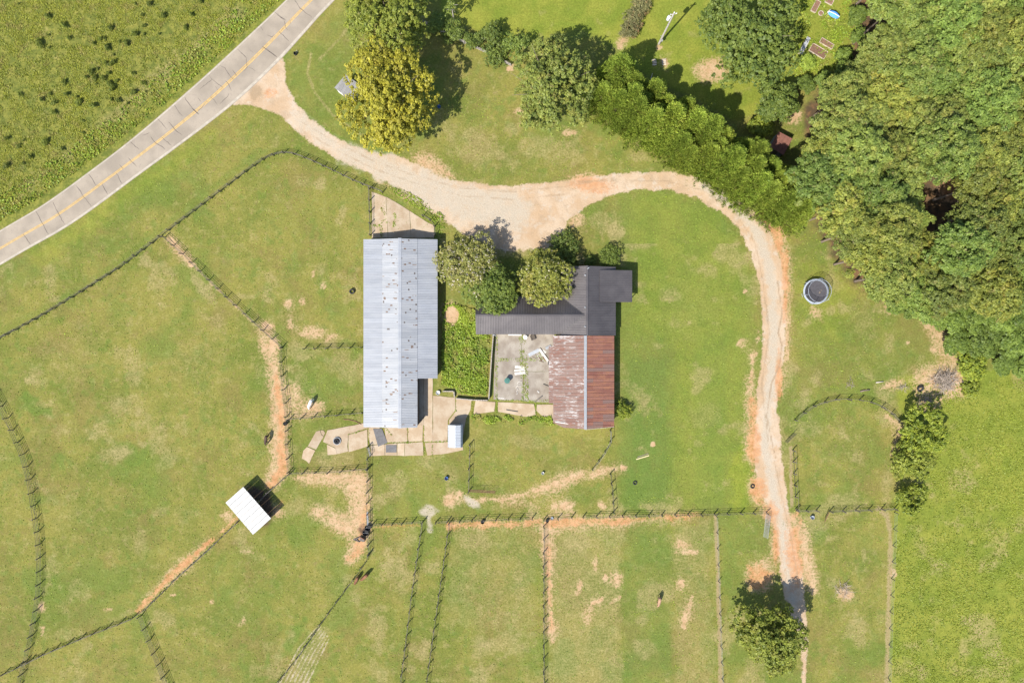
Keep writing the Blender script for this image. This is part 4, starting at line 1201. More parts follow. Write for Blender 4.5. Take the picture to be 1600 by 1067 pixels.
def leaves(rng, centers, out, radius, nper, size, flat=0.75, up=0.8, tone=None, aspect=0.62, spray=False):
    """leaf faces in clumps round each centre, each clump with one tone"""
    n = len(centers)
    m = n * nper
    c = np.repeat(centers, nper, axis=0)
    o = np.repeat(out, nper, axis=0)
    rad = np.repeat(np.broadcast_to(radius, (n,)), nper)
    p = rng.normal(size=(m, 3))
    p /= np.linalg.norm(p, axis=1, keepdims=True) + 1e-9
    p *= (rng.random((m, 1)) ** 0.4)
    p[:, 2] *= flat
    P = c + p * rad[:, None]
    nr = o * 0.35 + np.array([0, 0, up * 0.8]) + rng.normal(size=(m, 3)) * 0.38 + p * 0.6
    nr /= np.linalg.norm(nr, axis=1, keepdims=True) + 1e-9
    a = np.cross(nr, rng.normal(size=(m, 3)))
    if spray:
        a = o * 0.8 + np.array([0, 0, 0.9]) + rng.normal(size=(m, 3)) * 0.45
        nr = np.cross(a, rng.normal(size=(m, 3)))
        nr *= np.where(nr[:, 2:3] < 0, -1, 1)
        nr /= np.linalg.norm(nr, axis=1, keepdims=True) + 1e-9
    a /= np.linalg.norm(a, axis=1, keepdims=True) + 1e-9
    b = np.cross(nr, a)
    s = size * rng.uniform(0.6, 1.35, size=(m, 1))
    V = np.empty((m, 4, 3))
    V[:, 0] = P - a * s
    V[:, 1] = P - b * s * aspect
    V[:, 2] = P + a * s
    V[:, 3] = P + b * s * aspect
    tn = rng.random(n) if tone is None else tone
    tn = np.clip(np.repeat(tn, nper) * 0.75 + rng.random(m) * 0.35 - 0.05, 0, 1)
    return V.reshape(-1, 3), m, tn


def crown(name, seed, Rad, z0, z1, mat, lobes=16, lobe_r=0.36, per=26, nleaf=20, leaf=0.2, clump=0.42, kind='round', up=0.8, under=-0.35):
    rng = np.random.default_rng(seed)
    cs, os_ = [], []
    h = z1 - z0
    if kind == 'cone':
        nc = lobes * per
        tt = rng.random(nc) ** 1.25
        ang = rng.random(nc) * 2 * math.pi
        prof = (1 - tt) ** 0.55 * 0.95 + 0.03
        lump = 1 + 0.22 * np.sin(ang * 3 + seed) * (1 - tt) + rng.normal(size=nc) * 0.12
        r = Rad * prof * lump * (0.72 + 0.28 * rng.random(nc))
        C = np.stack([r * np.cos(ang), r * np.sin(ang), z0 + tt * h], axis=1)
        O = np.stack([np.cos(ang), np.sin(ang), np.full(nc, 0.8)], axis=1)
        cs.append(C)
        os_.append(O)
    else:
        # lobes: sub-crowns carried by the main limbs
        cen = []
        tries = 0
        while len(cen) < lobes and tries < 4000:
            tries += 1
            q = rng.normal(size=3)
            q /= np.linalg.norm(q)
            q[2] = q[2] if q[2] > under else -q[2]
            rr = (rng.random() ** 0.45) * (1 - lobe_r * 0.75)
            w = np.array([q[0] * rr * Rad, q[1] * rr * Rad, z0 + h * 0.42 + q[2] * rr * h * 0.55])
            if all(np.linalg.norm((w - k) * np.array([1, 1, 0.8])) > lobe_r * Rad * 0.62 for k, _ in cen) or tries > 2500:
                cen.append((w, Rad * lobe_r * rng.uniform(0.72, 1.22)))
        for w, lr in cen:
            nn = int(per * (lr / (Rad * lobe_r)) ** 2)
            q = rng.normal(size=(nn, 3))
            q /= np.linalg.norm(q, axis=1, keepdims=True)
            q[:, 2] = np.where(q[:, 2] < -0.45, -q[:, 2], q[:, 2])
            d = lr * (0.55 + 0.5 * rng.random((nn, 1)) ** 0.6)
            p = w + q * d * np.array([1, 1, 0.72])
            p[:, 2] = np.maximum(p[:, 2], 0.15)
            cs.append(p)
            os_.append(q)
    C, O = np.concatenate(cs), np.concatenate(os_)
    V, m, tn = leaves(rng, C, O, clump * rng.uniform(0.7, 1.25, len(C)), nleaf, leaf, up=up, spray=(kind == 'cone'), aspect=0.4 if kind == 'cone' else 0.62)
    me = quads_mesh(name, V, m, mat, tn)
    return me


def trunk_mesh(name, seed, Rad, z0, z1, mat, r=None, limbs=7):
    rr = random.Random(seed)
    r = r or max(0.08, (z1) * 0.018)
    mb = MB()
    top = z0 + (z1 - z0) * 0.75
    lean = Vector((rr.uniform(-.3, .3), rr.uniform(-.3, .3), 0)) * min(1, z1 / 10)
    mb.tube([(0, 0, -0.1), (0, 0, 0.4), lean * .5 + Vector((0, 0, top * .5)), lean + Vector((0, 0, top))], [r * 1.5, r, r * .72, r * .2], 8)
    for k in range(limbs):
        a = k * 2.4 + rr.random()
        zz = z0 * 0.8 + (top - z0 * 0.8) * (k + .5) / limbs * .8
        ln = Rad * rr.uniform(.5, .85)
        e = Vector((math.cos(a) * ln, math.sin(a) * ln, zz + ln * rr.uniform(.3, .7)))
        e.z = min(e.z, z1 - .3)
        mb.tube([lean * zz / top + Vector((0, 0, zz)), (lean * zz / top + Vector((0, 0, zz))).lerp(e, .5) + Vector((0, 0, -.1 * ln)), e], [r * .45, r * .28, r * .08], 5)
    return mb.mesh(name, mat, True)


def tree(name, label, cat, u, v, hc, crown_me, trunk_me, group=None, scale=1.0, rz=0.0, zs=1.0):
    p = G(u, v, hc)
    o = thing(name, label, cat, (p.x, p.y, 0), rz, group)
    o.scale = (scale, scale, scale * zs)
    obj('crown', crown_me, o)
    if trunk_me:
        obj('trunk', trunk_me, o)
    return o


def single(name, label, cat, u, v, px, H, z0, mat, seed, bark=BARK, lobes=16, lobe_r=0.36, per=26, nleaf=20, leaf=0.2, clump=0.42, kind='round', group=None, limbs=7, up=0.8, hf=0.6, r=None, under=-0.35):
    hc = H * hf
    Rad = 1.16 * px * S * (1 - hc / CAM_H)
    return tree(name, label, cat, u, v, hc, crown(name + '_crown', seed, Rad, z0, H, mat, lobes, lobe_r, per, nleaf, leaf, clump, kind, up, under), trunk_mesh(name + '_trunk', seed, Rad, z0, H, bark, r, limbs), group)


single('broadleaf_tree', 'olive green spreading tree at the top edge behind the yellow tree', 'tree', 608, 34, 60, 14, 3, OAK_L, 2, lobes=26, lobe_r=.30, per=52, nleaf=16, leaf=.20, clump=.45)
single('broadleaf_tree', 'big yellow green tree beside the driveway entrance', 'tree', 604, 150, 80, 15, 3, YEL_L, 3, lobes=40, lobe_r=.25, per=56, nleaf=14, leaf=.20, clump=.42).scale = (.90, 1.06, 1)
single('pine_tree', 'broad lone pine standing left of the conifer hedge', 'tree', 860, 132, 68, 15, 2, PINE_L, 4, lobes=40, lobe_r=.25, per=44, nleaf=16, leaf=.20, clump=.42, under=-.6)
single('shade_tree', 'large deep green shade tree on the neighbour lawn by the garden', 'tree', 1172, 52, 82, 14, 3, BROAD_L, 5, lobes=34, lobe_r=.27, per=54, nleaf=15, leaf=.23, clump=.48)
single('flowering_tree', 'tree dotted with pale blossoms between the barn and house', 'tree', 735, 416, 47, 7.5, 1.5, MYRT_L, 6, lobes=30, lobe_r=.30, per=56, nleaf=17, leaf=.13, clump=.36)
single('evergreen_tree', 'dense dark green round tree touching the west end of the farmhouse', 'tree', 772, 452, 40, 7.0, 1.0, HOLLY_L, 7, lobes=26, lobe_r=.36, per=60, nleaf=16, leaf=.13, clump=.33)
single('flowering_tree', 'light green blossoming tree overhanging the farmhouse roof', 'tree', 850, 432, 43, 8.0, 1.5, MYRT2_L, 8, lobes=30, lobe_r=.30, per=56, nleaf=17, leaf=.13, clump=.36)
single('broadleaf_tree', 'dark olive tree over the end of the driveway at bottom', 'tree', 1206, 1000, 58, 9.5, 1.0, OAK_L, 9, lobes=26, lobe_r=.26, per=44, nleaf=15, leaf=.20, clump=.45)
single('bare_sapling', 'thin sapling with pale trunk on the top lawn', 'tree', 705, 8, 14, 8, 4.5, BROAD_L, 10, PALEB, lobes=7, lobe_r=.36, per=6, nleaf=10, leaf=.16, clump=.35, limbs=6, r=.13, hf=.75)
single('round_shrub', 'round clipped shrub at the north corner of the farmhouse', 'shrub', 952, 402, 16, 2.6, 0.2, HOLLY_L, 12, lobes=14, lobe_r=.5, per=30, nleaf=14, leaf=.09, clump=.24, limbs=4)
single('porch_shrub', 'dark shrub shaded beside the blossoming tree by the drive', 'shrub', 882, 386, 22, 2.6, 0.2, BROAD_L, 13, lobes=12, lobe_r=.42, per=24, nleaf=14, leaf=.13, clump=.32, limbs=4)
single('corner_shrub', 'bright green shrub at the south east corner of the rusty barn', 'shrub', 973, 641, 16, 1.5, 0.1, LIME_L, 14, lobes=10, lobe_r=.42, per=20, nleaf=12, leaf=.12, clump=.30, limbs=3)
single('border_tree', 'lime tipped small tree at the top of the east field border', 'tree', 1443, 672, 38, 6.0, 1.0, LIME_L, 15, lobes=26, lobe_r=.24, per=22, nleaf=13, leaf=.19, clump=.40)
single('border_tree', 'dull olive small tree in the middle of the east field border', 'tree', 1426, 724, 34, 5.0, .6, OAK_L, 16, lobes=20, lobe_r=.30, per=26, nleaf=14, leaf=.16, clump=.36)
single('border_tree', 'low lime tipped tree at the paddock corner by the east field', 'tree', 1423, 779, 28, 3.6, .5, LIME_L, 17, lobes=18, lobe_r=.26, per=20, nleaf=13, leaf=.17, clump=.38)
single('lime_bush', 'bright yellow green bush beside the big brush pile', 'shrub', 1520, 570, 26, 3.2, .2, LIME_L, 18, lobes=16, lobe_r=.32, per=28, nleaf=14, leaf=.16, clump=.36)
single('low_bush', 'small green bush right of the big brush pile', 'shrub', 1516, 608, 15, 1.3, .1, LIME_L, 19, lobes=8, lobe_r=.42, per=18, nleaf=12, leaf=.14, clump=.32, limbs=3)
single('lawn_tree', 'bright round small tree at the end of the conifer hedge', 'tree', 1191, 195, 22, 4.6, .6, LIME_L, 20, lobes=16, lobe_r=.36, per=30, nleaf=14, leaf=.16, clump=.36)
single('lawn_tree', 'mid green bushy tree between the lawn and the wood', 'tree', 1214, 156, 34, 8.0, .8, BROAD_L, 21, lobes=24, lobe_r=.30, per=36, nleaf=14, leaf=.20, clump=.42)
single('garden_bush', 'round grey green bush below the vegetable beds', 'shrub', 1262, 97, 13, 1.8, .1, FIR_L, 22, lobes=12, lobe_r=.45, per=26, nleaf=13, leaf=.10, clump=.26, limbs=3)
single('garden_bush', 'yellow green plants beside the cold frame in the garden', 'shrub', 1252, 48, 11, 1.2, .1, LIME_L, 23, lobes=8, lobe_r=.45, per=16, nleaf=10, leaf=.12, clump=.3, limbs=2)
for k, (u, v, px, H, lb) in enumerate(((683, 36, 15, 2.8, 'leftmost shrub along the picket fence'), (709, 50, 17, 3.0, 'second shrub from the left along the picket fence'), (738, 62, 14, 2.4, 'low shrub at the middle of the picket fence'),
                                       (770, 54, 20, 4.2, 'tall feathery shrub behind the picket fence'), (776, 82, 20, 1.8, 'spreading low shrub at the right end of the picket fence'), (806, 66, 20, 5.0, 'grey green shrub next to the lone pine'))):
    single('fence_shrub', lb, 'shrub', u, v, px, H, .2, BROAD_L, 30 + k, lobes=12, lobe_r=.40, per=20, nleaf=13, leaf=.14, clump=.34, limbs=4, group='shrubs along the picket fence')
for k, (u, v, px, lb) in enumerate(((1004, 6, 15, 'reddish hedge shrub cut by the top edge'), (992, 28, 16, 'reddish hedge shrub in the middle of its row'), (984, 47, 14, 'reddish hedge shrub at the lower end of its row'))):
    single('hedge_shrub', lb, 'shrub', u, v, px, 1.9, .1, REDSH_L, 40 + k, lobes=12, lobe_r=.45, per=24, nleaf=13, leaf=.10, clump=.28, limbs=3, group='reddish hedge on the top lawn')
for k, (u, v) in enumerate(((893, 404), (907, 406), (922, 408))):
    single('foundation_shrub', ('left', 'middle', 'right')[k] + ' one of three low shrubs under the north eave of the house', 'shrub', u, v, 8, 1.1, .05, BROAD_L if k != 1 else REDSH_L, 45 + k, lobes=7, lobe_r=.5, per=14, nleaf=12, leaf=.09, clump=.25, limbs=2, group='shrubs under the north eave')

# conifer hedge: separate conifers in a row
fir_c = [crown('cypress_crown', 100 + i, 4.1, 0.1, 13.6, FIR_L, lobes=80, per=14, nleaf=20, leaf=.18, clump=.40, kind='cone', up=.9) for i in range(4)]
fir_t = trunk_mesh('cypress_trunk', 5, 1.0, 1.5, 8.5, BARK, .16, 4)
hedge = [(952, 135), (975, 150), (997, 163), (1020, 176), (1042, 190), (1064, 203), (1086, 216), (1108, 229), (1130, 243), (1152, 256), (1174, 270), (1197, 283), (1220, 297), (1243, 311)]
rr = random.Random(4)
NW = ('first', 'second', 'third', 'fourth', 'fifth', 'sixth', 'seventh', 'eighth', 'ninth', 'tenth', 'eleventh', 'twelfth', 'thirteenth', 'fourteenth')
for k, (u, v) in enumerate(hedge):
    for row in (0, 1, 2):
        uu, vv = u + row * 12 - 9 + rr.uniform(-6, 6), v + 22 - row * 13 + rr.uniform(-6, 6)
        tree('conifer_tree', '%s %s conifer in the tall hedge, counted from the lone pine' % (NW[k], ('front', 'middle', 'back')[row]), 'tree', uu, vv, 3.5, fir_c[rr.randrange(4)], fir_t, 'conifer hedge along the driveway', rr.uniform(.70, .98), rr.uniform(0, 6.28), rr.uniform(.80, 1.15))

# pine wood
pine_c = [crown('pine_crown', 200 + i, 5.3, 8.0, 16.5, PINE_L, lobes=(52, 46, 58, 44, 50, 56, 48)[i], lobe_r=(.21, .22, .20, .23, .21, .20, .22)[i], per=26, nleaf=18, leaf=.145, clump=.38, under=-.25) for i in range(7)]
pine_t = [trunk_mesh('pine_trunk', 50 + i, 3.8, 9, 15.5, BARK, .24, 9) for i in range(3)]
WOODP = [(1312, 150), (1345, 128), (1378, 95), (1385, 20), (1390, -140), (1760, -140), (1760, 470), (1570, 468), (1500, 470), (1440, 460), (1400, 440), (1350, 420), (1318, 388), (1288, 350), (1278, 310), (1282, 260), (1296, 215), (1302, 180)]


def inside(pt, poly):
    c_ = False
    n = len(poly)
    for i in range(n):
        a, b = poly[i], poly[(i + 1) % n]
        if (a[1] > pt[1]) != (b[1] > pt[1]) and pt[0] < (b[0] - a[0]) * (pt[1] - a[1]) / (b[1] - a[1]) + a[0]:
            c_ = not c_
    return c_


rr = random.Random(12)
spots = []
for tries in range(9000):
    q = (rr.uniform(1245, 1760), rr.uniform(-140, 475))
    if not inside(q, WOODP) or math.hypot(q[0] - 1486, q[1] - 303) < 60 or math.hypot(q[0] - 1474, q[1] - 345) < 44:
        continue
    if all(math.hypot(q[0] - s[0], q[1] - s[1]) > 41 for s in spots):
        spots.append(q)
for k, q in enumerate(spots):
    edge = not all(inside((q[0] + dx, q[1] + dy), WOODP) for dx, dy in ((-45, 0), (0, 45), (-30, 30)))
    sc = rr.uniform(.82, 1.12)
    if edge:
        lb, gp = 'tall pine along the ragged edge of the wood', 'pines along the edge of the wood'
    else:
        lb, gp = 'tall olive green pine packed inside the wood', 'pines inside the wood'
    tree('pine_tree', lb, 'tree', q[0], q[1], 13.0 * sc, pine_c[rr.randrange(7)], pine_t[rr.randrange(3)], gp, sc, rr.uniform(0, 6.28), rr.uniform(.9, 1.12))
# broadleaf trees mixed into the wood's edge
broad_c = [crown('understorey_crown', 300 + i, 3.4, 1.0, 7.5, KUDZU_L, lobes=20, lobe_r=.32, per=34, nleaf=13, leaf=.20, clump=.42) for i in range(4)]
broad_t = trunk_mesh('understorey_trunk', 77, 2.6, 2, 6.5, BARK, .14, 5)
for k, (u, v, sc, zz) in enumerate(((1398, 478, .55, .6), (1420, 482, .6, .6), (1372, 452, .6, .7), (1385, 430, .7, 1.1), (1455, 487, .8, .7), (1490, 497, .95, .75), (1530, 492, 1.0, .8), (1572, 497, 1.05, .8), (1620, 500, 1.1, .8), (1500, 535, .8, .6), (1545, 530, 1.0, .7),
                                    (1590, 535, 1.0, .7), (1640, 540, 1.0, .7), (1580, 566, .8, .45), (1620, 570, .9, .5), (1660, 565, 1.0, .5), (1680, 520, 1.0, .8), (1425, 404, .7, 1.1), (1405, 418, .6, 1.0), (1297, 235, 1.1, 1.0), (1330, 260, 1.0, 1.1), (1275, 265, .9, .8), (1290, 130, .7, .8), (1320, 118, .8, .8),
                                    (1258, 132, .55, .6), (1345, 60, .6, .8), (1318, 88, .5, .5), (1340, 25, .6, .7))):
    if v < 300:
        lb, gp = 'leafy tree between the garden and the pine wood', 'leafy trees by the garden and wood'
    elif v < 470:
        lb, gp = 'vivid green leafy tree lit at the western tip of the wood', 'leafy trees at the western tip of the wood'
    else:
        lb, gp = 'dense green leafy tree along the southern edge of the wood', 'leafy trees on the southern edge of the wood'
    tree('understorey_tree', lb, 'tree', u, v, 4.5 * sc, broad_c[k % 4], broad_t, gp, sc, k * 1.7, zz / sc if zz < sc else 1.0)

# ------------------------------------------------------------------ rough growth
def scatter(name, label, poly, density, size, height, mat, seed, keep=None, flat=1.0, nper=3):
    rng = np.random.default_rng(seed)
    pu, pv = [p[0] for p in poly], [p[1] for p in poly]
    area = (max(pu) - min(pu)) * (max(pv) - min(pv)) * S * S
    n = int(area * density)
    U, V = rng.uniform(min(pu), max(pu), n), rng.uniform(min(pv), max(pv), n)
    ins = np.zeros(n, bool)
    for i in range(len(poly)):
        a, b = poly[i], poly[(i + 1) % len(poly)]
        ins ^= ((a[1] > V) != (b[1] > V)) & (U < (b[0] - a[0]) * (V - a[1]) / (b[1] - a[1] + 1e-12) + a[0])
    nz = fbm(U, V, 26, 3, seed)
    nz2 = fbm(U, V, 9, 3, seed + 5)
    ok = ins & (rng.random(n) < sstep(nz * 0.5 + nz2 * 0.5, 0.28, 0.6))
    if keep is not None:
        ok &= keep(U, V)
    U, V, nz, nz2 = U[ok], V[ok], nz[ok], nz2[ok]
    n = len(U)
    hh = height * (0.35 + 0.9 * nz2) * rng.uniform(.6, 1.3, n)
    C = np.stack([(U - 800) * S, (533.5 - V) * S, hh * 0.6], axis=1)
    Vv, m, tn = leaves(rng, C, np.zeros((n, 3)), np.maximum(hh * 0.5, size * 0.5), nper, size, flat=flat, up=0.6, tone=np.clip(nz * 1.3 - .15 + rng.normal(size=n) * .15, 0, 1))
    Vv[:, 2] = np.maximum(Vv[:, 2], 0.015)
    o = obj(name, quads_mesh(name, Vv, m, mat, tn))
    return tag(o, label, None, None, 'stuff')


scatter('field_weeds', 'rough olive weeds covering the field beyond the road', [(-60, -60), (470, -60), (438, 0), (388, 46), (318, 108), (250, 168), (190, 216), (128, 262), (62, 310), (-60, 380)], 42, .10, .14, WEED_L, 5)
scatter('verge_weeds', 'bright green weeds along the far verge of the road', [(-60, 340), (60, 265), (130, 215), (200, 160), (280, 90), (360, 20), (420, -40), (462, -40), (438, 0), (388, 46), (318, 108), (250, 168), (190, 216), (128, 262), (62, 310), (-60, 384)], 8, .17, .34, LUSHW_L, 6)
scatter('pasture_grass', 'tall rough grass of the east field', [(1404, 600), (1700, 590), (1700, 1140), (1392, 1140), (1400, 870), (1402, 800), (1440, 800), (1460, 720), (1485, 650), (1440, 640)], 22, .12, .09, FIELD_L, 7)
scatter('courtyard_weeds', 'lush tall weeds filling the gap between barn and courtyard wall', [(692, 470), (745, 486), (745, 521), (765, 524), (760, 618), (714, 614), (712, 606), (690, 600)], 70, .15, .5, LUSHW_L, 8, keep=lambda U, V: np.hypot((U - 706) / 12, (V - 493) / 14) > 1)
scatter('garden_plants', 'leafy vegetable and flower plants in the neighbour garden', [(1250, -20), (1345, -20), (1342, 60), (1318, 110), (1240, 120), (1250, 60)], 14, .15, .4, LUSHW_L, 9)
scatter('slab_weeds', 'weeds growing through slab joints and along the back walk', [(735, 646), (862, 650), (866, 664), (735, 664)], 80, .12, .42, LUSHW_L, 10, keep=lambda U, V: (fbm(U, V, 12, 3, 66) > 0.42 + 0.10 * (np.abs(V - 655) > 5)))
scatter('courtyard_tufts', 'small weed tufts in the cracks of the courtyard', [(774, 522), (862, 522), (862, 628), (774, 626)], 40, .09, .16, LUSHW_L, 12, keep=lambda U, V: (np.abs(U - 818 - (V - 560) * .05) < 6) | (np.abs(V - 562) < 2.5) | (np.abs(V - 627) < 2.5) | (np.abs(U - 776) < 2) | (np.hypot(U - 845, V - 555) < 8))
JO = [((662.5, 664), (662.5, 712)), ((636.7, 664), (637, 690)), ((577, 664), (576, 700)), ((601, 692), (662, 690.5)), ((662, 690.5), (698, 689.5)), ((543.7, 679), (575, 669.5)), ((712, 622), (712, 642)), ((738, 626), (738, 650)), ((776, 626), (776, 645)), ((836, 630), (838, 650)), ((675, 690), (676, 712)), ((600, 664), (612, 680))]


def near_joint(U, V):
    k = np.zeros(len(U), bool)
    for a, b in JO:
        k |= seg_dist(U, V, a, b) < 1.3
    return k


scatter('joint_weeds', 'green weeds in the joints of the barnyard slabs', [(540, 618), (840, 618), (840, 716), (540, 716)], 50, .09, .14, LUSHW_L, 13, keep=near_joint)
APS = [((597, 326), (602, 336)), ((602, 340), (605, 347)), ((617, 335), (618, 340)), ((616, 345), (616, 353)), ((596, 348), (601, 345)), ((584, 353), (594, 353)), ((595, 354), (597, 368))]
scatter('apron_weeds', 'weed tufts in the cracks of the barn entry apron', [(578, 296), (680, 296), (680, 372), (578, 372)], 80, .10, .18, LUSHW_L, 14, keep=lambda U, V: np.min([seg_dist(U, V, a, b) for a, b in APS], axis=0) < 2.2)
# scattered tufts along the mown paddock fences and drive edge
scatter('drive_tufts', 'ragged weeds along the stony edge of the parking area', [(600, 290), (640, 300), (700, 340), (690, 372), (670, 335), (640, 320)], 26, .13, .2, LUSHW_L, 15)

bush_c = [crown('weed_clump_leaves', 400 + i, .8, .05, 1.0, CLUMP_L, lobes=7, lobe_r=.36, per=9, nleaf=9, leaf=.10, clump=.24) for i in range(4)]
Z8 = lambda x, y: (60 + x / 6.67, 20 + y / 6.67)
tuft = [Z8(*p) for p in ((110, 50), (760, 170), (1105, 145), (1110, 230), (1020, 240), (1260, 225), (930, 330), (850, 310), (700, 275), (590, 330), (650, 280), (740, 340), (735, 385), (790, 440), (710, 530), (780, 540), (625, 590), (560, 630), (510, 685), (600, 690), (690, 690), (740, 640), (605, 750), (760, 760), (785, 800), (820, 720), (280, 735), (310, 860), (410, 885), (435, 940), (575, 975), (180, 945), (130, 850), (50, 920), (770, 915), (840, 920), (1000, 845), (1105, 745), (1000, 640), (940, 955), (170, 1040), (1090, 30), (1310, 40), (110, 240), (30, 330), (120, 370), (290, 150), (330, 270))]
tuft += [Z1(*p) for p in ((340, 700), (490, 640), (520, 750), (520, 825), (330, 640), (150, 870), (120, 905), (50, 860), (150, 1010), (50, 1025), (395, 925), (290, 880), (195, 970), (580, 660), (135, 590), (120, 30), (300, 110), (840, 30), (930, 30), (1240, 15), (1020, 100), (1190, 100), (1150, 175))]
rr = random.Random(8)
for u, v in tuft:
    p = G(u, v)
    o = thing('weed_clump', 'dark green weed clump in the rough field by the road', 'shrub', (p.x, p.y, 0), rr.uniform(0, 6.28), 'dark weed clumps in the rough field')
    k = rr.uniform(.35, .9)
    o.scale = (k * rr.uniform(.8, 1.5), k * rr.uniform(.7, 1.0), k * 1.15)
    obj('crown', bush_c[rr.randrange(4)], o)

# ------------------------------------------------------------------ fences
FENCE_W = plain('dark_weathered_fence_boards', (0.088, 0.076, 0.064), 0.35, 3.0, stretch=(0.5, 3, 3), objvar=0.35, bump=0.3)
FENCE_G = plain('silvered_fence_boards', (0.24, 0.225, 0.205), 0.3, 3.0, stretch=(0.5, 3, 3), objvar=0.3, bump=0.3)
FENCE_R = plain('red_brown_gate_paint', (0.14, 0.065, 0.045), 0.3, 3.0, objvar=0.2)
post_me = {m.name: MB().box((0, 0, 0.5), (0.14, 0.14, 1.0)).mesh('post', m) for m in (FENCE_W, FENCE_G)}
rail_me = {m.name: MB().box((0.5, 0, 0), (1.0, 0.03, 0.082)).mesh('rail', m) for m in (FENCE_W, FENCE_G)}
wire_me = MB().tube([(0, 0, 0), (1, 0, 0)], 1.0, 4).mesh('wire', STEEL)
tpost_me = MB().tube([(0, 0, 0), (0, 0, 1.0)], [0.08, 0.07], 6).mesh('post', FENCE_W)
frr = random.Random(21)


def resample(pts, spacing):
    P = [G(*p).to_2d() for p in pts]
    L = [0]
    for i in range(len(P) - 1):
        L.append(L[-1] + (P[i + 1] - P[i]).length)
    n = max(1, round(L[-1] / spacing))
    out = []
    for k in range(n + 1):
        s = L[-1] * k / n
        i = 0
        while i < len(P) - 2 and L[i + 1] < s:
            i += 1
        f = (s - L[i]) / max(1e-6, L[i + 1] - L[i])
        out.append(P[i].lerp(P[i + 1], min(1, f)))
    return out


FENCE_LINES = []


def fence(label, pts, spacing=2.35, h=1.5, rails=4, mat=FENCE_W, missing=0.03, name='board_fence', rmat=None):
    FENCE_LINES.append(pts)
    Q = resample(pts, spacing)
    root = thing(name, label, 'fence', (Q[0].x, Q[0].y, 0), 0, 'board fences of the paddocks')
    o = Q[0]
    rm = rmat or mat
    for k, q in enumerate(Q):
        j = (Q[min(k + 1, len(Q) - 1)] - Q[max(k - 1, 0)])
        obj('post', post_me[mat.name], root, (q.x - o.x, q.y - o.y, -.05), (frr.gauss(0, .035), frr.gauss(0, .035), math.atan2(j.y, j.x)), (1, 1, h + .1 + frr.uniform(-.06, .08)))
    for k in range(len(Q) - 1):
        a, b = Q[k], Q[k + 1]
        d = b - a
        L = d.length
        ang = math.atan2(d.y, d.x)
        nrm = Vector((-math.sin(ang), math.cos(ang))) * 0.085
        for r_ in range(rails):
            if frr.random() < missing:
                continue
            z = h - 0.09 - r_ * (h - 0.35) / max(1, rails - 1) + frr.gauss(0, .015)
            tilt = frr.gauss(0, .012)
            if frr.random() < .03:
                tilt = frr.uniform(.1, .25)
            obj('rail', rail_me[rm.name], root, (a.x - o.x + nrm.x, a.y - o.y + nrm.y, z), (0, tilt, ang + frr.gauss(0, .004)), (L, 1, frr.uniform(.75, 1.05) * (.82 if rails > 3 else 1)))
    return root


def wire_fence(label, pts, spacing=3.1, h=1.35):
    Q = resample(pts, spacing)
    root = thing('wire_fence', label, 'fence', (Q[0].x, Q[0].y, 0), 0, 'wire fences of the paddocks')
    o = Q[0]
    for k, q in enumerate(Q):
        obj('post', tpost_me, root, (q.x - o.x, q.y - o.y, -.05), (frr.gauss(0, .04), frr.gauss(0, .04), 0), (1, 1, h + frr.uniform(0, .15)))
    for k in range(len(Q) - 1):
        d = Q[k + 1] - Q[k]
        for z in (.35, .75, 1.15):
            obj('wire', wire_me, root, (Q[k].x - o.x, Q[k].y - o.y, z), (0, 0, math.atan2(d.y, d.x)), (d.length, .008, .008))
    return root


fence('long board fence of the big paddock following the road', [(-60, 562), (0, 530), (62, 497), (128, 457), (190, 418), (254, 369), (320, 319), (386, 269), (416, 248), (437, 240), (455, 240), (485, 251), (526, 270), (554, 284), (580, 294), (598, 301)], 2.0, h=1.35)
fence('board fence dividing the two west paddocks on a diagonal', [(258, 371), (288, 398), (320, 430), (355, 464), (388, 494), (415, 519), (441, 542)], 2.3)
fence('board fence running south beside the red dirt path', [(441, 544), (440, 566), (443, 602), (448, 642), (449, 692), (452, 737)], 2.6, rails=3)
fence('short board fence ending at the west wall of the barn', [(476, 545), (566, 543)], 2.2)
fence('board fence between the white horse and the slab yard', [(452, 655), (510, 650), (567, 645)], 2.2, rails=3)
fence('board fence south of the slab yard', [(454, 739), (520, 737), (574, 732)], 2.4, rails=3)
fence('board fence running south from the corner of the barn', [(575, 698), (575, 750), (574, 790), (575, 820)], 2.1, rails=3)
fence('short board fence piece beside the black tubs', [(576, 835), (577, 864)], 2.0, rails=3)
fence('diagonal board fence left of the two bay horses', [(577, 866), (562, 891), (538, 922), (494, 983), (462, 1030), (432, 1067), (400, 1110)], 2.5)
fence('short board fence between black tubs and the pebble heap', [(582, 819), (622, 817), (661, 814)], 2.0, rails=3)
fence('left board fence of the narrow grassy lane', [(660, 816), (644, 923), (626, 1067), (621, 1110)], 2.35, rails=3)
fence('right board fence of the narrow grassy lane', [(702, 817), (684, 940), (666, 1067), (660, 1110)], 2.2, rails=3)
fence('board fence from the pebble heap to the middle paddock corner', [(681, 815), (740, 812), (800, 810), (832, 809)], 2.35, rails=3)
fence('three bay board fence at the head of the middle paddock', [(850, 811), (893, 808)], 2.3, rails=3)
fence('long board fence between the south yard and the tan horse', [(911, 807), (1000, 805), (1100, 803), (1197, 800)], 2.5, rails=3)
fence('straight board fence down the middle of the south paddocks', [(849, 822), (849, 940), (849, 1067), (849, 1110)], 2.4)
wire_fence('wire fence on a bare strip right of the tan horse', [(1119, 806), (1122, 900), (1125, 990), (1128, 1067), (1130, 1110)])
wire_fence('wire fence along the edge of the east field', [(1397, 800), (1394, 870), (1390, 960), (1387, 1067), (1385, 1110)])
fence('curved board fence around the top of the round paddock', [(1241, 656), (1254, 645), (1270, 634), (1301, 624), (1334, 623), (1366, 630), (1388, 643), (1404, 660)], 2.3)
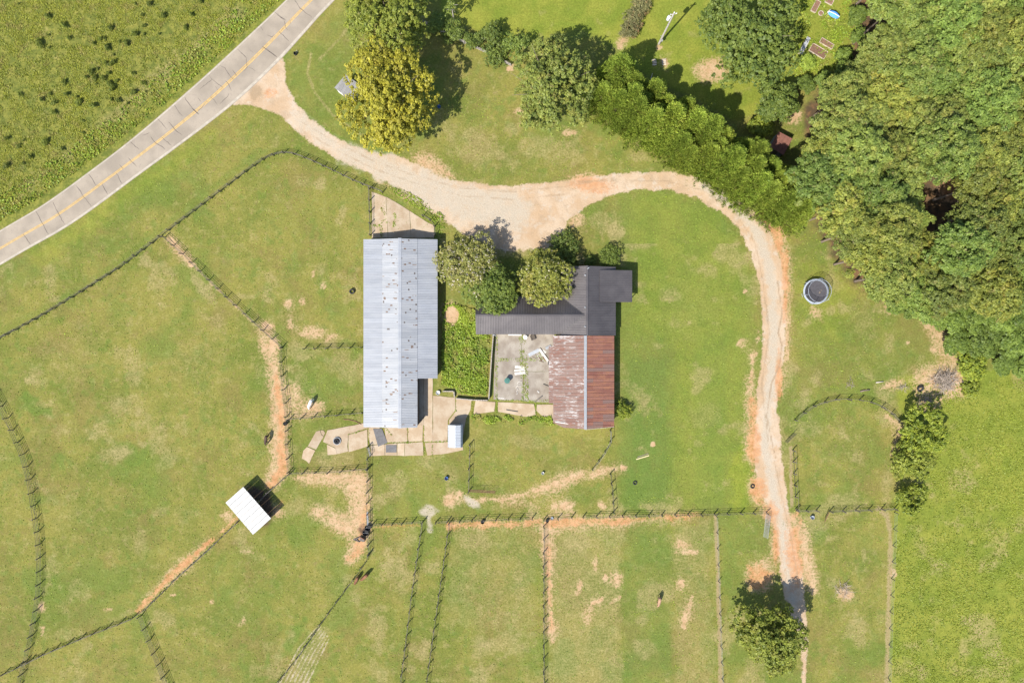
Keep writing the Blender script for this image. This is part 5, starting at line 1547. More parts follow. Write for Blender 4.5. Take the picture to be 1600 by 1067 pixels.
fence('board fence beside the driveway on the round paddock', [(1238, 703), (1240, 750), (1243, 794)], 2.2, rails=2)
fence('two bay board fence at the lower left of the round paddock', [(1244, 797), (1275, 797)], 1.9)
fence('board fence along the bottom of the round paddock', [(1296, 798), (1345, 796), (1397, 794)], 2.45)
fence('board fence south of the small white shed', [(734, 694), (733, 730), (732, 768)], 2.3, rails=3)
fence('board fence stub with dark shadow right of the dirt path', [(953, 740), (956, 770), (958, 800)], 1.9, rails=2)
fence('board fence bay by the rusty barn corner', [(953, 672), (953, 692), (940, 712), (925, 733)], 2.2, rails=2, rmat=FENCE_G)
fence('old board fence on the west side of the barn entry apron', [(577, 296), (578, 330), (579, 368)], 2.0, rmat=FENCE_W)
fence('short angled board fence at the north east corner of the barn', [(661, 338), (679, 349), (680, 368)], 1.9, rails=3)
fence('curved four board fence near the left edge', [(-30, 560), (-12, 605), (8, 642), (26, 681), (41, 716), (51, 758), (58, 805), (63, 840), (65, 895), (62, 937), (52, 990), (44, 1025), (30, 1075), (20, 1110)], 2.45)
fence('board fence running south west from the horse shelter', [(372, 815), (320, 864), (276, 903), (246, 933), (219, 959), (185, 973), (150, 986), (110, 1003), (70, 1020), (30, 1040), (-30, 1068)], 2.6)
fence('board fence joining the horse shelter to the dirt path', [(452, 740), (430, 759), (408, 779), (374, 812)], 2.6)
fence('board fence branching south at the lower left', [(221, 961), (236, 1000), (250, 1035), (264, 1070), (280, 1110)], 2.4)

# grass left long under the rails, and loose tufts over the paddocks
def mask_at(key, U, V):
    return M[key][np.clip(np.searchsorted(vs_, V), 0, NV - 1), np.clip(np.searchsorted(us, U), 0, NU - 1)]


def under_rails(U, V):
    d = np.full(len(U), 99.0)
    for ln in FENCE_LINES:
        for a, b in zip(ln[:-1], ln[1:]):
            d = np.minimum(d, seg_dist(U, V, a, b))
    return (d < 3.0) & (mask_at('dirt', U, V) < 0.35) & (mask_at('drive', U, V) < 0.2)


scatter('fence_line_grass', 'longer grass left along the foot of the paddock fences', [(-30, 200), (1420, 200), (1420, 1100), (-30, 1100)], 9, .11, .16, FIELD_L, 31, keep=under_rails)


def open_grass(U, V):
    ok = (mask_at('drive', U, V) < 0.1) & (mask_at('dirt', U, V) < 0.3) & (mask_at('straw', U, V) < 0.2) & (mask_at('rough', U, V) < 0.1) & (mask_at('mud', U, V) < 0.2)
    ok &= ~((U > 560) & (U < 990) & (V > 360) & (V < 715)) & ~((U > 470) & (U < 580) & (V > 655) & (V < 715))
    ok &= (U * 0.81 + V > 470)
    return ok


scatter('paddock_tufts', 'loose grass tufts and weeds dotted over the paddocks', [(-40, 150), (1395, 150), (1395, 1100), (-40, 1100)], 2.2, .10, .10, LUSHW_L, 33, keep=open_grass, nper=2)

# picket fence between the lawns
PICK = plain('grey_pickets', (0.30, 0.27, 0.24), 0.25, 4, objvar=0.25)
pk = MB()
pk.add([(-.065, -.012, 0), (.065, -.012, 0), (.065, .012, 0), (-.065, .012, 0), (-.065, -.012, 1.1), (.065, -.012, 1.1), (.065, .012, 1.1), (-.065, .012, 1.1), (0, -.012, 1.2), (0, .012, 1.2)],
       [(0, 1, 5, 8, 4), (3, 7, 9, 6, 2), (1, 2, 6, 5), (0, 4, 7, 3), (4, 8, 9, 7), (5, 6, 9, 8)])
pk_me = pk.mesh('picket', PICK)
pa, pb = G(662, 36), G(799, 104)
pf = thing('picket_fence', 'weathered grey picket fence between the top lawn and driveway lawn', 'fence', (pa.x, pa.y, 0))
pl_ = [(662, 36), (690, 50), (726, 68), (765, 86), (799, 104)]
for q0, q1 in zip(pl_[:-1], pl_[1:]):
    a, b = G(*q0), G(*q1)
    d = b - a
    ang = math.atan2(d.y, d.x)
    n = int(d.length / .19)
    for k in range(n):
        q = a.lerp(b, k / n)
        obj('picket', pk_me, pf, (q.x - pa.x, q.y - pa.y, 0.03), (frr.gauss(0, .03), frr.gauss(0, .02), ang), (1, 1, frr.uniform(.95, 1.05)))
    for z in (.3, .9):
        obj('rail', rail_me[FENCE_G.name], pf, (a.x - pa.x + math.sin(ang) * .05, a.y - pa.y - math.cos(ang) * .05, z), (0, 0, ang), (d.length, 1, .6))
    obj('post', post_me[FENCE_G.name], pf, (a.x - pa.x + math.sin(ang) * .13, a.y - pa.y - math.cos(ang) * .13, 0), (0, 0, ang), (.8, .8, 1.15))

# block walls of the old courtyard
BLOCK = plain('grey_block_wall', (0.27, 0.235, 0.195), 0.25, 3, objvar=0.12, bump=0.3)
blk_me = MB().box((0, 0, 0), (0.40, 0.19, 0.195)).mesh('block', BLOCK)


def block_wall(label, pts, courses):
    p0 = G(*pts[0])
    root = thing('block_wall', label, 'wall', (p0.x, p0.y, 0), 0, 'block walls by the courtyard')
    for q0, q1 in zip(pts[:-1], pts[1:]):
        a, b = G(*q0), G(*q1)
        d = b - a
        n = max(1, int(d.length / .41))
        ang = math.atan2(d.y, d.x)
        for c_ in range(courses):
            for k in range(n):
                f = (k + .5 + (.25 if c_ % 2 else -.25)) / n
                q = a.lerp(b, min(max(f, .5 / n), 1 - .5 / n + (.0 if c_ % 2 else 0)))
                obj('block', blk_me, root, (q.x - p0.x + frr.gauss(0, .004), q.y - p0.y + frr.gauss(0, .004), .1 + c_ * .2 + (0.002 * (k % 2))), (0, 0, ang + frr.gauss(0, .01)))


block_wall('tall grey block wall on the west side of the courtyard', [(771, 523), (768, 560), (764, 623)], 5)
block_wall('low grey block wall along the south of the weed patch', [(763, 625), (740, 624.5), (712.5, 622)], 4)
block_wall('small L of block wall near the barn lean-to', [(692, 611), (709.5, 611), (710.5, 621)], 3)


# ------------------------------------------------------------------ gates
def gate(label, u0, v0, u1, v1, mat, cat='gate', lean=0.0, z=0.2):
    a, b = G(u0, v0), G(u1, v1)
    d = b - a
    ang = math.atan2(d.y, d.x)
    root = thing('field_gate', label, cat, (a.x, a.y, 0), ang, 'field gates')
    root.rotation_euler = (lean, 0, ang)
    L = d.length
    fr = MB().tube([(0, 0, z), (L, 0, z), (L, 0, z + 1.15), (0, 0, z + 1.15), (0, 0, z)], .03, 6)
    obj('gate_frame', fr.mesh('gate_frame', mat), root)
    for k in range(1, 5):
        obj('bar', MB().tube([(0, 0, z + 1.15 * k / 5), (L, 0, z + 1.15 * k / 5)], .022, 6).mesh('bar', mat), root)
    obj('brace', MB().bar((L / 2, 0, z + .02), (L / 2, 0, z + 1.13), .03, .05).mesh('brace', mat), root)
    return root


gate('grey steel gate swung open beside the driveway', 1196, 803, 1192, 838, STEEL, lean=R(-20))
gate('red brown gate swung open below the round paddock', 1296, 800, 1289, 815, FENCE_R, lean=R(30))
gate('rusty gate lying ajar south of the white shed fence', 732, 769, 774, 771, FENCE_R, lean=R(-35))
gate('open gate at the driveway side of the round paddock', 1226, 690, 1240, 676, FENCE_W)
gate('grey gate closing the gap above the black tubs', 575, 798, 576, 818, STEEL)
gate('pipe gate standing open at the south end of the barn lean-to', 652, 665, 663, 651, IRON)
gate('grey gate on the west end of the slab yard', 577, 698, 580, 711, FENCE_G)

# ------------------------------------------------------------------ horses
def skin_mesh(name, verts, edges, radii, mat, root=0, sub=2):
    me = bpy.data.meshes.new(name + '_cage')
    me.from_pydata(verts, edges, [])
    o = bpy.data.objects.new(name + '_cage', me)
    COL.objects.link(o)
    o.modifiers.new('skin', 'SKIN').use_smooth_shade = True
    sv = me.skin_vertices[0].data
    for i, r_ in enumerate(radii):
        sv[i].radius = r_ if hasattr(r_, '__len__') else (r_, r_)
        sv[i].use_root = i == root
    s = o.modifiers.new('sub', 'SUBSURF')
    s.levels = s.render_levels = sub
    dg = bpy.context.evaluated_depsgraph_get()
    dg.update()
    out = bpy.data.meshes.new_from_object(o.evaluated_get(dg))
    out.name = name
    out.materials.clear()
    out.materials.append(mat)
    bpy.data.objects.remove(o)
    bpy.data.meshes.remove(me)
    return out


def horse_geo(mat, turn=0.0, graze=True, stride=0.1):
    if graze:
        neck = [(.62, 0, 1.33, .24), (.90, .06 * turn, 1.02, .16), (1.10, .22 * turn, .68, .115), (1.17, .30 * turn, .48, .115), (1.27, .36 * turn, .26, .075), (1.32, .40 * turn, .13, .055)]
    else:
        neck = [(.62, 0, 1.36, .24), (.88, .06 * turn, 1.52, .17), (1.10, .16 * turn, 1.66, .125), (1.22, .22 * turn, 1.66, .115), (1.42, .30 * turn, 1.50, .078), (1.53, .34 * turn, 1.42, .058)]
    V = [(-.10, 0, 1.22, .31), (-.48, 0, 1.28, .28), (-.74, 0, 1.22, .21), (.22, 0, 1.22, .30), (.44, 0, 1.24, .27)]
    E = [(0, 1), (1, 2), (0, 3), (3, 4)]
    last = 4
    for p in neck:
        V.append(p)
        E.append((last, len(V) - 1))
        last = len(V) - 1
    poll = last - 2
    for sy in (-1, 1):
        V.append((neck[3][0] - .04, neck[3][1] + sy * .09, neck[3][2] + .15, .028))
        E.append((poll, len(V) - 1))
    for sy in (-1, 1):
        o = stride * sy
        last = 4
        for p in ((.44, sy * .17, .95, .115), (.46 + o * .5, sy * .17, .55, .07), (.45 + o, sy * .17, .14, .046), (.50 + o, sy * .17, .03, .062)):
            V.append(p)
            E.append((last, len(V) - 1))
            last = len(V) - 1
        last = 1
        for p in ((-.52, sy * .17, 1.02, .18), (-.46 - o * .3, sy * .19, .80, .12), (-.72 - o, sy * .18, .50, .072), (-.69 - o, sy * .18, .14, .048), (-.63 - o, sy * .18, .03, .064)):
            V.append(p)
            E.append((last, len(V) - 1))
            last = len(V) - 1
    body = skin_mesh('body', [v[:3] for v in V], E, [v[3] for v in V], mat)
    return body, neck


def horse(label, u, v, heading, coat, hair, turn=0.0, graze=True, scale=1.0, stride=.1):
    p = G(u, v, 1.0)
    root = thing('horse', label, 'horse', (p.x, p.y, 0), R(heading), 'horses in the paddocks')
    root.scale = (scale,) * 3
    body, nk = horse_geo(coat, turn, graze, stride)
    obj('body', body, root)
    obj('tail', MB().tube([(-.88, 0, 1.28), (-1.02, 0, 1.12), (-1.06, .02, .8), (-1.02, .03, .5)], [.05, .075, .07, .02], 7).mesh('tail', hair, True), root)
    ridge = [Vector((a, b, c + r_ * .85)) for a, b, c, r_ in nk[:4]]
    mb = MB()
    for k in range(3):
        a, b = ridge[k], ridge[k + 1]
        nx = Vector((0, .035, 0))
        up = Vector((.05, 0, .09))
        mb.add([a - nx, a + nx, b + nx, b - nx, a + up - nx * .3, a + up + nx * .3, b + up + nx * .3, b + up - nx * .3], [(4, 5, 6, 7), (0, 1, 5, 4), (1, 2, 6, 5), (2, 3, 7, 6), (3, 0, 4, 7)])
    obj('mane', mb.mesh('mane', hair), root)
    return root


COATW = plain('white_grey_coat', (0.60, 0.58, 0.55), 0.1, 3, objvar=0.03)
COATB = plain('bay_coat', (0.175, 0.080, 0.040), 0.2, 3, objvar=0.08)
COATD = plain('dark_bay_coat', (0.060, 0.038, 0.026), 0.2, 3, objvar=0.05)
COATT = plain('tan_dun_coat', (0.30, 0.180, 0.110), 0.15, 3, objvar=0.03)
HAIRD = plain('dark_horse_hair', (0.025, 0.018, 0.014), 0.2, 6)
HAIRW = plain('pale_horse_hair', (0.48, 0.45, 0.40), 0.15, 6)
horse('white horse grazing in the paddock left of the barn', 485, 630, 247, COATW, HAIRW, .2)
horse('dark bay horse grazing beside the red dirt path', 416, 686, 262, COATD, HAIRD, -.5)
horse('smaller bay horse grazing next to the diagonal fence', 557, 906, 243, COATB, HAIRD, .3, scale=.92)
horse('chestnut bay horse right of the smaller bay', 570, 901, 220, COATB, HAIRD, -.2)
horse('tan horse grazing alone in the south middle paddock', 1030, 939, 258, COATT, HAIRD, .1)

# ------------------------------------------------------------------ trampoline
t = NT('enclosure_net')
tr = t.n('ShaderNodeBsdfTransparent')
ms = t.n('ShaderNodeMixShader')
ms.inputs[0].default_value = 0.30
t.t.links.new(tr.outputs[0], ms.inputs[1])
t.t.links.new(t.bsdf((0.03, 0.03, 0.035), 0.8), ms.inputs[2])
NET = t.done(ms.outputs[0])
PAD = plain('faded_blue_pad', (0.27, 0.30, 0.345), 0.15, 3, objvar=0.02)
MAT = plain('black_jump_mat', (0.055, 0.052, 0.058), 0.2, 3, objvar=0.02)
tp = G(1275, 455.5, 0.9)
tr_ = thing('trampoline', 'round netted trampoline on the grass east of the driveway', 'trampoline', (tp.x, tp.y, 0))
obj('mat', MB().lathe([(0.02, .86), (1.6, .87), (2.02, .9), (2.02, .885), (0.02, .845)], n=40, cap=False).mesh('mat', MAT), tr_)
obj('safety_pad', MB().lathe([(2.05, .90), (2.08, .945), (2.34, .945), (2.37, .90), (2.05, .90)], n=40, cap=False).mesh('safety_pad', PAD), tr_)
obj('frame', MB().ring((0, 0, .84), 2.28, .035, 40, 8).mesh('frame', STEEL), tr_)
obj('top_hoop', MB().ring((0, 0, 2.55), 2.12, .03, 40, 6).mesh('top_hoop', PAD), tr_)
obj('net', MB().lathe([(2.05, .98), (2.10, 2.5)], n=40, cap=False).mesh('net', NET), tr_)
for k in range(6):
    a = k * math.pi / 3 + .3
    c_, s_ = math.cos(a), math.sin(a)
    obj('leg', MB().tube([(2.3 * c_ - .4 * s_, 2.3 * s_ + .4 * c_, .84), (2.3 * c_ - .35 * s_, 2.3 * s_ + .35 * c_, .03), (2.3 * c_ + .35 * s_, 2.3 * s_ - .35 * c_, .03), (2.3 * c_ + .4 * s_, 2.3 * s_ - .4 * c_, .84)], .03, 6).mesh('leg', STEEL), tr_)
    obj('pole', MB().tube([(2.42 * c_, 2.42 * s_, .3), (2.42 * c_, 2.42 * s_, 2.3), (2.14 * c_, 2.14 * s_, 2.55)], .035, 6).mesh('pole', PAD), tr_)
for dx, dy, r_ in ((.75, -.15, .16), (1.0, .25, .13), (.62, -.3, .1)):
    obj('leaf_litter', MB().lathe([(r_, .878), (r_ * .6, .905), (.01, .91)], (dx, dy, 0.002), n=9).mesh('leaf_litter', WOOD), tr_)

# ------------------------------------------------------------------ utility pole
POLEW = plain('silvery_pole_wood', (0.36, 0.33, 0.30), 0.2, 4, objvar=0.02)
up_ = G(1029.5, 69)
pole = thing('utility_pole', 'grey wooden utility pole with white transformer on the lawn', 'utility pole', (up_.x, up_.y, 0))
obj('pole', MB().tube([(0, 0, -.1), (0, 0, 12.2)], [.19, .13], 10).mesh('pole', POLEW), pole)
obj('crossarm', MB().bar((-.55, -.1, 11.6), (.55, .1, 11.6), .1, .12).mesh('crossarm', POLEW), pole)
TRW = plain('white_transformer_can', (0.62, 0.62, 0.62), 0.06, 3, rough=.4)
tf = obj('transformer', MB().lathe([(.02, 0), (.30, 0), (.30, .95), (.24, 1.05), (.02, 1.08)], (-.5, .05, 9.6), 16).mesh('transformer', TRW), pole)
for q in (-.12, .12):
    obj('bushing', MB().lathe([(.05, 0), (.07, .06), (.05, .12), (.06, .2), (.01, .26)], (-.5 + q, .05, 10.66), 8).mesh('bushing', POLEW), tf)
for q in (-.5, 0, .5):
    obj('insulator', MB().lathe([(.04, 0), (.07, .05), (.05, .1), (.07, .15), (.02, .2)], (q, q * .18, 11.67 if q else 12.2), 8).mesh('insulator', TRW), pole)
obj('meter_box', MB().box((.2, -.1, 1.6), (.3, .2, .5)).mesh('meter_box', STEEL), pole)
obj('conduit', MB().tube([(.17, -.05, 0), (.17, -.05, 3.2)], .04, 6).mesh('conduit', STEEL), pole)
for a_, b_ in ((( -.12, -.1, 2.4), (-.3, -.35, 2.4)), ((-.1, .1, 3.0), (-.35, .2, 3.0))):
    obj('step_bracket', MB().bar(a_, b_, .04, .06).mesh('step_bracket', STEEL), pole)

# ------------------------------------------------------------------ yard things
BLACK = plain('black_rubber', (0.022, 0.022, 0.023), 0.3, 5, objvar=0.2)
tyre_me = MB().lathe([(.20, .03), (.30, 0), (.335, .05), (.335, .17), (.30, .22), (.20, .19), (.18, .11), (.20, .03)], n=22, cap=False).mesh('tyre', BLACK, True)


def tyre(label, u, v, sc=1.0, rot=(0, 0, 0), z=0.0):
    p = G(u, v)
    o = obj('tyre', tyre_me, None, (p.x, p.y, z), rot, (sc,) * 3)
    return tag(o, label, 'tyre', 'loose tyres')


tyre('black tyre on the mown strip south of the rusty barn', 992, 754, 1.15)
tyre('small tyre on the bare bulge of the driveway edge', 1175.5, 759.5, 1.2)
tyre('tyre lying in the grass left of the metal barn', 550.5, 455, 1.5, (R(20), 0, 0), .1)
tyre('half buried tyre left of the big brush pile', 1437, 606, 1.8, (R(35), 0, 0), .1)
p = G(527, 688.5)
fr_ = thing('fire_ring', 'round ring of nested tyres on the broken slab yard', 'fire ring', (p.x, p.y, .065))
for k, (r_, z) in enumerate(((.72, .0), (.52, .06), (.30, .14))):
    obj('ring', MB().lathe([(r_ - .12, z), (r_, z), (r_ + .02, z + .2), (r_ - .05, z + .26), (r_ - .13, z + .2), (r_ - .12, z)], n=24, cap=False).mesh('ring', (STEEL, BLACK, BLACK)[k], True), fr_)
obj('ash_bed', MB().lathe([(.6, .01), (.3, .05), (.01, .06)], n=18).mesh('ash_bed', FENCE_W), fr_)


def tub(label, u, v, r_, h, mat, name='tub', cat='tub', z=0.0, group=None, handle=True):
    p = G(u, v, h / 2)
    o = thing(name, label, cat, (p.x, p.y, z), 0, group)
    obj('body', MB().lathe([(.02, .0), (r_ * .85, 0), (r_, h), (r_ * 1.05, h), (r_ * 1.05, h - .04), (r_ * .96, h - .03), (r_ * .82, .06), (.02, .06)], n=20).mesh('body', mat, False), o)
    if handle:
        obj('handle', MB().tube([(r_ * math.cos(a) * 1.02, .03, h - .02 + .5 * r_ * math.sin(a)) for a in np.linspace(0, math.pi, 9)], .012, 5).mesh('handle', STEEL), o)
    return o


BLUEP = plain('blue_plastic', (0.045, 0.12, 0.32), 0.15, 3)
GREENP = plain('teal_green_plastic', (0.055, 0.145, 0.12), 0.15, 3)
WHITEP = plain('white_plastic', (0.60, 0.60, 0.58), 0.08, 3)
tub('black water tub in the red dirt at the fence corner', 575, 824, .55, .55, BLACK, 'water_tub', group='black water tubs')
tub('second black water tub just below the first one', 571.5, 832, .55, .5, BLACK, 'water_tub', group='black water tubs')
tub('black bucket on the red path beside the fence junction', 446, 661.5, .36, .6, BLACK, 'water_tub')
tub('black bucket below the fence right of the pebble heap', 754, 815, .34, .55, BLACK, 'water_tub')
tub('black bucket at the corner of the middle paddock', 855, 813, .30, .5, BLACK, 'bucket', 'bucket')
tub('pale blue pan beside the black corner bucket', 862.5, 809.5, .26, .2, PAD, 'feed_pan', 'pan', handle=False)
tub('blue tub alone on the grass south of the barnyard', 697.5, 747, .33, .5, BLUEP, 'blue_tub')
tub('white bucket on the grass south of the rusty barn', 848, 739, .26, .45, WHITEP, 'white_bucket', 'bucket')
tub('grey tub in the grass below the round paddock gap', 1269, 808, .34, .55, PAD, 'grey_tub')
tub('blue tub in the shade of the yellow green tree', 686, 167, .3, .4, BLUEP, 'blue_tub')
tub('teal barrel standing on the courtyard slab', 792.5, 594.5, .5, 1.05, GREENP, 'rain_barrel', 'barrel', .07, handle=False)
obj('lid', MB().lathe([(.02, 1.07), (.30, 1.07), (.34, 1.03), (.50, 1.02), (.50, .98), (.02, .98)], n=20).mesh('lid', GREENP), bpy.data.objects['rain_barrel'], (0, 0, .03))
tub('white planter at the end of the small block wall', 684.5, 613.5, .38, .4, WHITEP, 'planter', 'planter', .05, handle=False)
# wooden feeder frame by the tubs
p = G(562, 842)
ff = thing('hay_feeder', 'brown wooden feeder frame pulled over beside the water tubs', 'feeder', (p.x, p.y, 0), R(-15))
for a_, b_ in (((-1.1, -.35, .06), (.2, .55, .35)), ((-1.1, -.35, .06), (.2, -.45, .1)), ((-.1, .5, .35), (.9, .3, .5)), ((-.6, -.05, .15), (-.2, -.4, .1))):
    obj('beam', MB().bar(a_, b_, .16, .14).mesh('beam', FENCE_R if a_[1] > .3 else FENCE_W), ff)
obj('feed_box', MB().box((.55, .1, .25), (.9, .5, .45)).box((.55, .1, .49), (.78, .38, .04)).mesh('feed_box', FENCE_W), ff)


def board(label, u0, v0, u1, v1, w, mat, th=.05, z=0.0, name='plank', cat='plank', group=None, z1=None):
    a, b = G(u0, v0), G(u1, v1)
    c_ = (a + b) / 2
    mb = MB().bar((a.x - c_.x, a.y - c_.y, z + th / 2), (b.x - c_.x, b.y - c_.y, (z if z1 is None else z1) + th / 2), w, th)
    o = obj(name, mb.mesh(name, mat), None, (c_.x, c_.y, 0))
    return tag(o, label, cat, group)


PLANKY = plain('pale_new_plank', (0.42, 0.34, 0.20), 0.15, 3)
WHITEB = plain('white_painted_board', (0.40, 0.375, 0.335), 0.25, 3, objvar=.15)
board('pale plank lying in the mown grass', 994, 717.5, 1014, 711.5, .16, PLANKY)
board('weathered plank beside the pale plank in the grass', 996, 714, 1013, 708.5, .14, WOOD)
CY = .065
board('long grey metal sheet lying in the courtyard', 826, 555, 842.5, 546.5, .62, STEEL, .04, CY, 'metal_sheet', 'sheet')
board('short grey metal sheet by the rusty barn eave', 852.5, 544.5, 861, 540.5, .5, STEEL, .05, CY + .1, 'metal_sheet', 'sheet')
board('white beam laid across the grey sheet', 842.5, 545, 858, 566.5, .42, WHITEB, .16, CY + .06, 'beam', 'beam')
board('white panel beside the white beam', 848, 548, 853, 551, .5, WHITEB, .05, CY, 'panel', 'panel')
board('upper white door panel flat on the courtyard', 804.5, 573, 821, 575, .55, WHITEB, .05, CY, 'door_panel', 'panel')
board('middle white door panel flat on the courtyard', 803.5, 579, 820.5, 577.8, .28, WHITEB, .07, CY, 'door_panel', 'panel')
board('lower white door panel flat on the courtyard', 804, 584, 821, 582, .5, WHITEB, .05, CY, 'door_panel', 'panel')
board('long white bench board under the house eave', 794, 522.7, 815, 523.2, .34, WHITEB, .4, CY, 'bench', 'bench')
board('dark plank leaning over the courtyard corner weeds', 835.5, 628, 846.5, 619.5, .16, FENCE_W, .08, CY, z1=.3)
board('pale trim board propped along the rusty barn eave', 861.5, 571, 857.5, 598, .22, WHITEB, .05, .2, 'trim_board', 'plank', z1=.45)
board('second pale trim board along the rusty barn eave', 858, 600, 860.5, 628, .2, WHITEB, .05, CY, 'trim_board', 'plank', z1=.3)
board('dark crossed plank near the rusty barn wall', 848.5, 600, 858, 604, .1, FENCE_W, .06, CY + .1)
board('white scrap board near the courtyard drain corner', 839.5, 610.5, 842.5, 613.5, .25, WHITEB, .08, CY)
board('iron bar lying on the back walk', 791, 640, 809, 643, .12, IRON, .08, .08, 'iron_bar', 'bar')
board('white scrap board by the back walk weeds', 779, 621.5, 788, 622.5, .2, WHITEB, .05, CY)
for k, (u, v, a_, l_) in enumerate(((838, 556, 60, 8), (841, 558, 55, 9), (844, 561, 50, 8), (835, 559, 20, 7), (847, 556, 80, 7), (850, 560, 40, 8), (846, 565, 15, 6))):
    c_, s_ = math.cos(R(a_)) * l_ / 2, math.sin(R(a_)) * l_ / 2
    board('weathered scrap stick in the courtyard lumber heap', u - c_, v - s_, u + c_, v + s_, .14, (WOOD, WHITEB, FENCE_R)[k % 3], .05, CY + .01 + .006 * k, 'scrap_stick', 'plank', 'scrap sticks in the lumber heap')
# slatted crate, dish, barn side tank, box
p = G(832.5, 527.5)
cr = thing('slatted_crate', 'dark slatted crate under the house eave in the courtyard', 'crate', (p.x, p.y, CY), R(20))
for k in range(5):
    obj('slat', MB().box((0, -.4 + .2 * k, .42), (.85, .13, .05)).mesh('slat', DARKW), cr)
for sx_ in (-.38, .38):
    obj('side', MB().box((sx_, 0, .2), (.06, .9, .38)).mesh('side', DARKW), cr)
p = G(820.5, 527)
sd = thing('satellite_dish', 'white round dish on a stand next to the slatted crate', 'dish', (p.x, p.y, CY))
obj('dish', MB().lathe([(.02, .5), (.22, .54), (.38, .64), (.36, .66), (.2, .57), (.02, .53)], n=20).mesh('dish', WHITEP), sd)
obj('stand', MB().tube([(0, 0, 0), (0, 0, .5)], .04).box((0, 0, .03), (.5, .5, .05)).mesh('stand', STEEL), sd)
p = G(863, 567)
bx = thing('utility_box', 'pale utility box against the rusty barn eave', 'box', (p.x - .6, p.y, CY))
obj('case', MB().box((0, 0, .4), (.5, .6, .8)).mesh('case', STEEL), bx)
obj('lid', MB().box((0, 0, .83), (.56, .66, .05)).mesh('lid', BLACK), bx)
hz = [G(u, v) for u, v in ((806, 616), (809, 615), (807, 611), (810, 608), (806, 606), (809, 602), (813, 603), (812, 599), (808, 600), (810, 596), (815, 596), (814, 600))]
o = obj('garden_hose', MB().tube([(q.x, q.y, CY + .05) for q in hz], .05, 6).mesh('garden_hose', WHITEB, True))
tag(o, 'pale hose lying in loops on the courtyard slab', 'hose')
# rubber mats on the barnyard slab
RUB = plain('grey_rubber_mat', (0.092, 0.088, 0.088), 0.2, 2, objvar=.1)
for lb, pts in (('grey stall mat lying askew at the south end of the barn', [(583, 669.5), (597, 669.5), (605.5, 691.5), (591, 697.5)]), ('dark square stall mat on the lower barnyard slab', [(603, 695), (619.5, 695), (619.5, 706.5), (603, 706.5)])):
    P_ = [G(*q) for q in pts]
    c_ = sum(P_, Vector()) / 4
    o = obj('stall_mat', MB().prism([(q.x - c_.x, q.y - c_.y) for q in P_], .085, .108).mesh('stall_mat', RUB), None, (c_.x, c_.y, 0))
    tag(o, lb, 'mat', 'stall mats')
o = obj('bent_pipe', MB().tube([tuple(G(u, v) + Vector((0, 0, .06))) for u, v in ((537, 655), (546, 655.5), (556, 658), (565, 663))], .07, 6).mesh('bent_pipe', FENCE_R, True))
tag(o, 'rusty bent pipe in the grass by the barn corner', 'pipe')
p = G(462, 85)
cv = thing('culvert_marker', 'small dark culvert end with a marker stake by the road', 'culvert', (p.x, p.y, 0), R(45))
obj('pipe', MB().lathe([(.25, 0), (.3, 0), (.3, .5), (.25, .5), (.25, 0)], n=14, cap=False).mesh('pipe', BLACK), cv)
obj('stake', MB().bar((.5, 0, 0), (.55, .1, .7), .05, .05).mesh('stake', WHITEP), cv)

# ------------------------------------------------------------------ brush piles and logs
BRUSHM = plain('dead_branches', (0.25, 0.205, 0.165), 0.3, 4, objvar=.35)
br_me = []
for k in range(6):
    q = random.Random(k)
    pts = [Vector((0, 0, 0))]
    d = Vector((1, 0, .15))
    for i in range(5):
        d = (d + Vector((q.uniform(-.3, .3), q.uniform(-.45, .45), q.uniform(-.25, .2)))).normalized()
        pts.append(pts[-1] + d * .2)
    mb = MB().tube(pts, [.022, .018, .015, .012, .008, .004], 5)
    for i in (1, 2, 3):
        e_ = pts[i] + Vector((.15, q.choice((-1, 1)) * .2, .08))
        mb.tube([pts[i], e_, e_ + Vector((.1, .03, .05))], [.012, .008, .003], 4)
    br_me.append(mb.mesh('branch', BRUSHM))


def brush(label, u, v, ru, rv, h, n, seed, name='brush_pile'):
    p = G(u, v, h / 2)
    root = thing(name, label, 'brush pile', (p.x, p.y, 0), 0, 'brush piles')
    q = random.Random(seed)
    for k in range(n):
        a = q.uniform(0, 6.28)
        r_ = math.sqrt(q.random())
        x, y = r_ * ru * S * math.cos(a) * .75, r_ * rv * S * math.sin(a) * .75
        z = h * (1 - r_ ** 2) * q.uniform(.3, 1.0) + .04
        sc_ = q.uniform(.9, 2.6) * min(1.0, ru * S / 2.2)
        th_ = q.uniform(.8, 2.0)
        obj('branch', br_me[q.randrange(6)], root, (x, y, z), (0, q.uniform(-.35, .35), q.uniform(0, 6.28)), (sc_, sc_, sc_ * th_ * .6))
    return root


brush('large tangled pile of bare branches at the wood corner', 1476, 594, 24, 20, 1.5, 170, 3)
brush('low scatter of dead sticks above the border trees', 1446, 627, 14, 9, .4, 34, 4)
brush('small heap of cut branches alone in the lower right lawn', 1318, 922, 14, 11, .7, 40, 5)
brush('short heap of split sticks left of the round paddock top', 1328, 599, 8, 9, .4, 22, 6)
brush('heap of sticks between the tyre and round paddock', 1412, 607, 11, 6, .4, 26, 7)
brush('grey brush tangle at the right edge of the wood', 1590, 462, 16, 14, 1.2, 60, 8)
o = tag(obj('log', MB().tube([(-.9, 0, .14), (0, .05, .15), (.9, -.05, .14)], [.15, .14, .12], 9).mesh('log', BARK, True), None, G(1351, 610) * Vector((1, 1, 0)), (0, 0, .2)), 'dark log above the curved paddock fence', 'log')
o = tag(obj('log', MB().tube([(-.7, 0, .1), (.7, .05, .1)], [.11, .09], 9).mesh('log', PALEB, True), None, G(1374, 597) * Vector((1, 1, 0)), (0, 0, .1)), 'pale short log near the round paddock top', 'log')

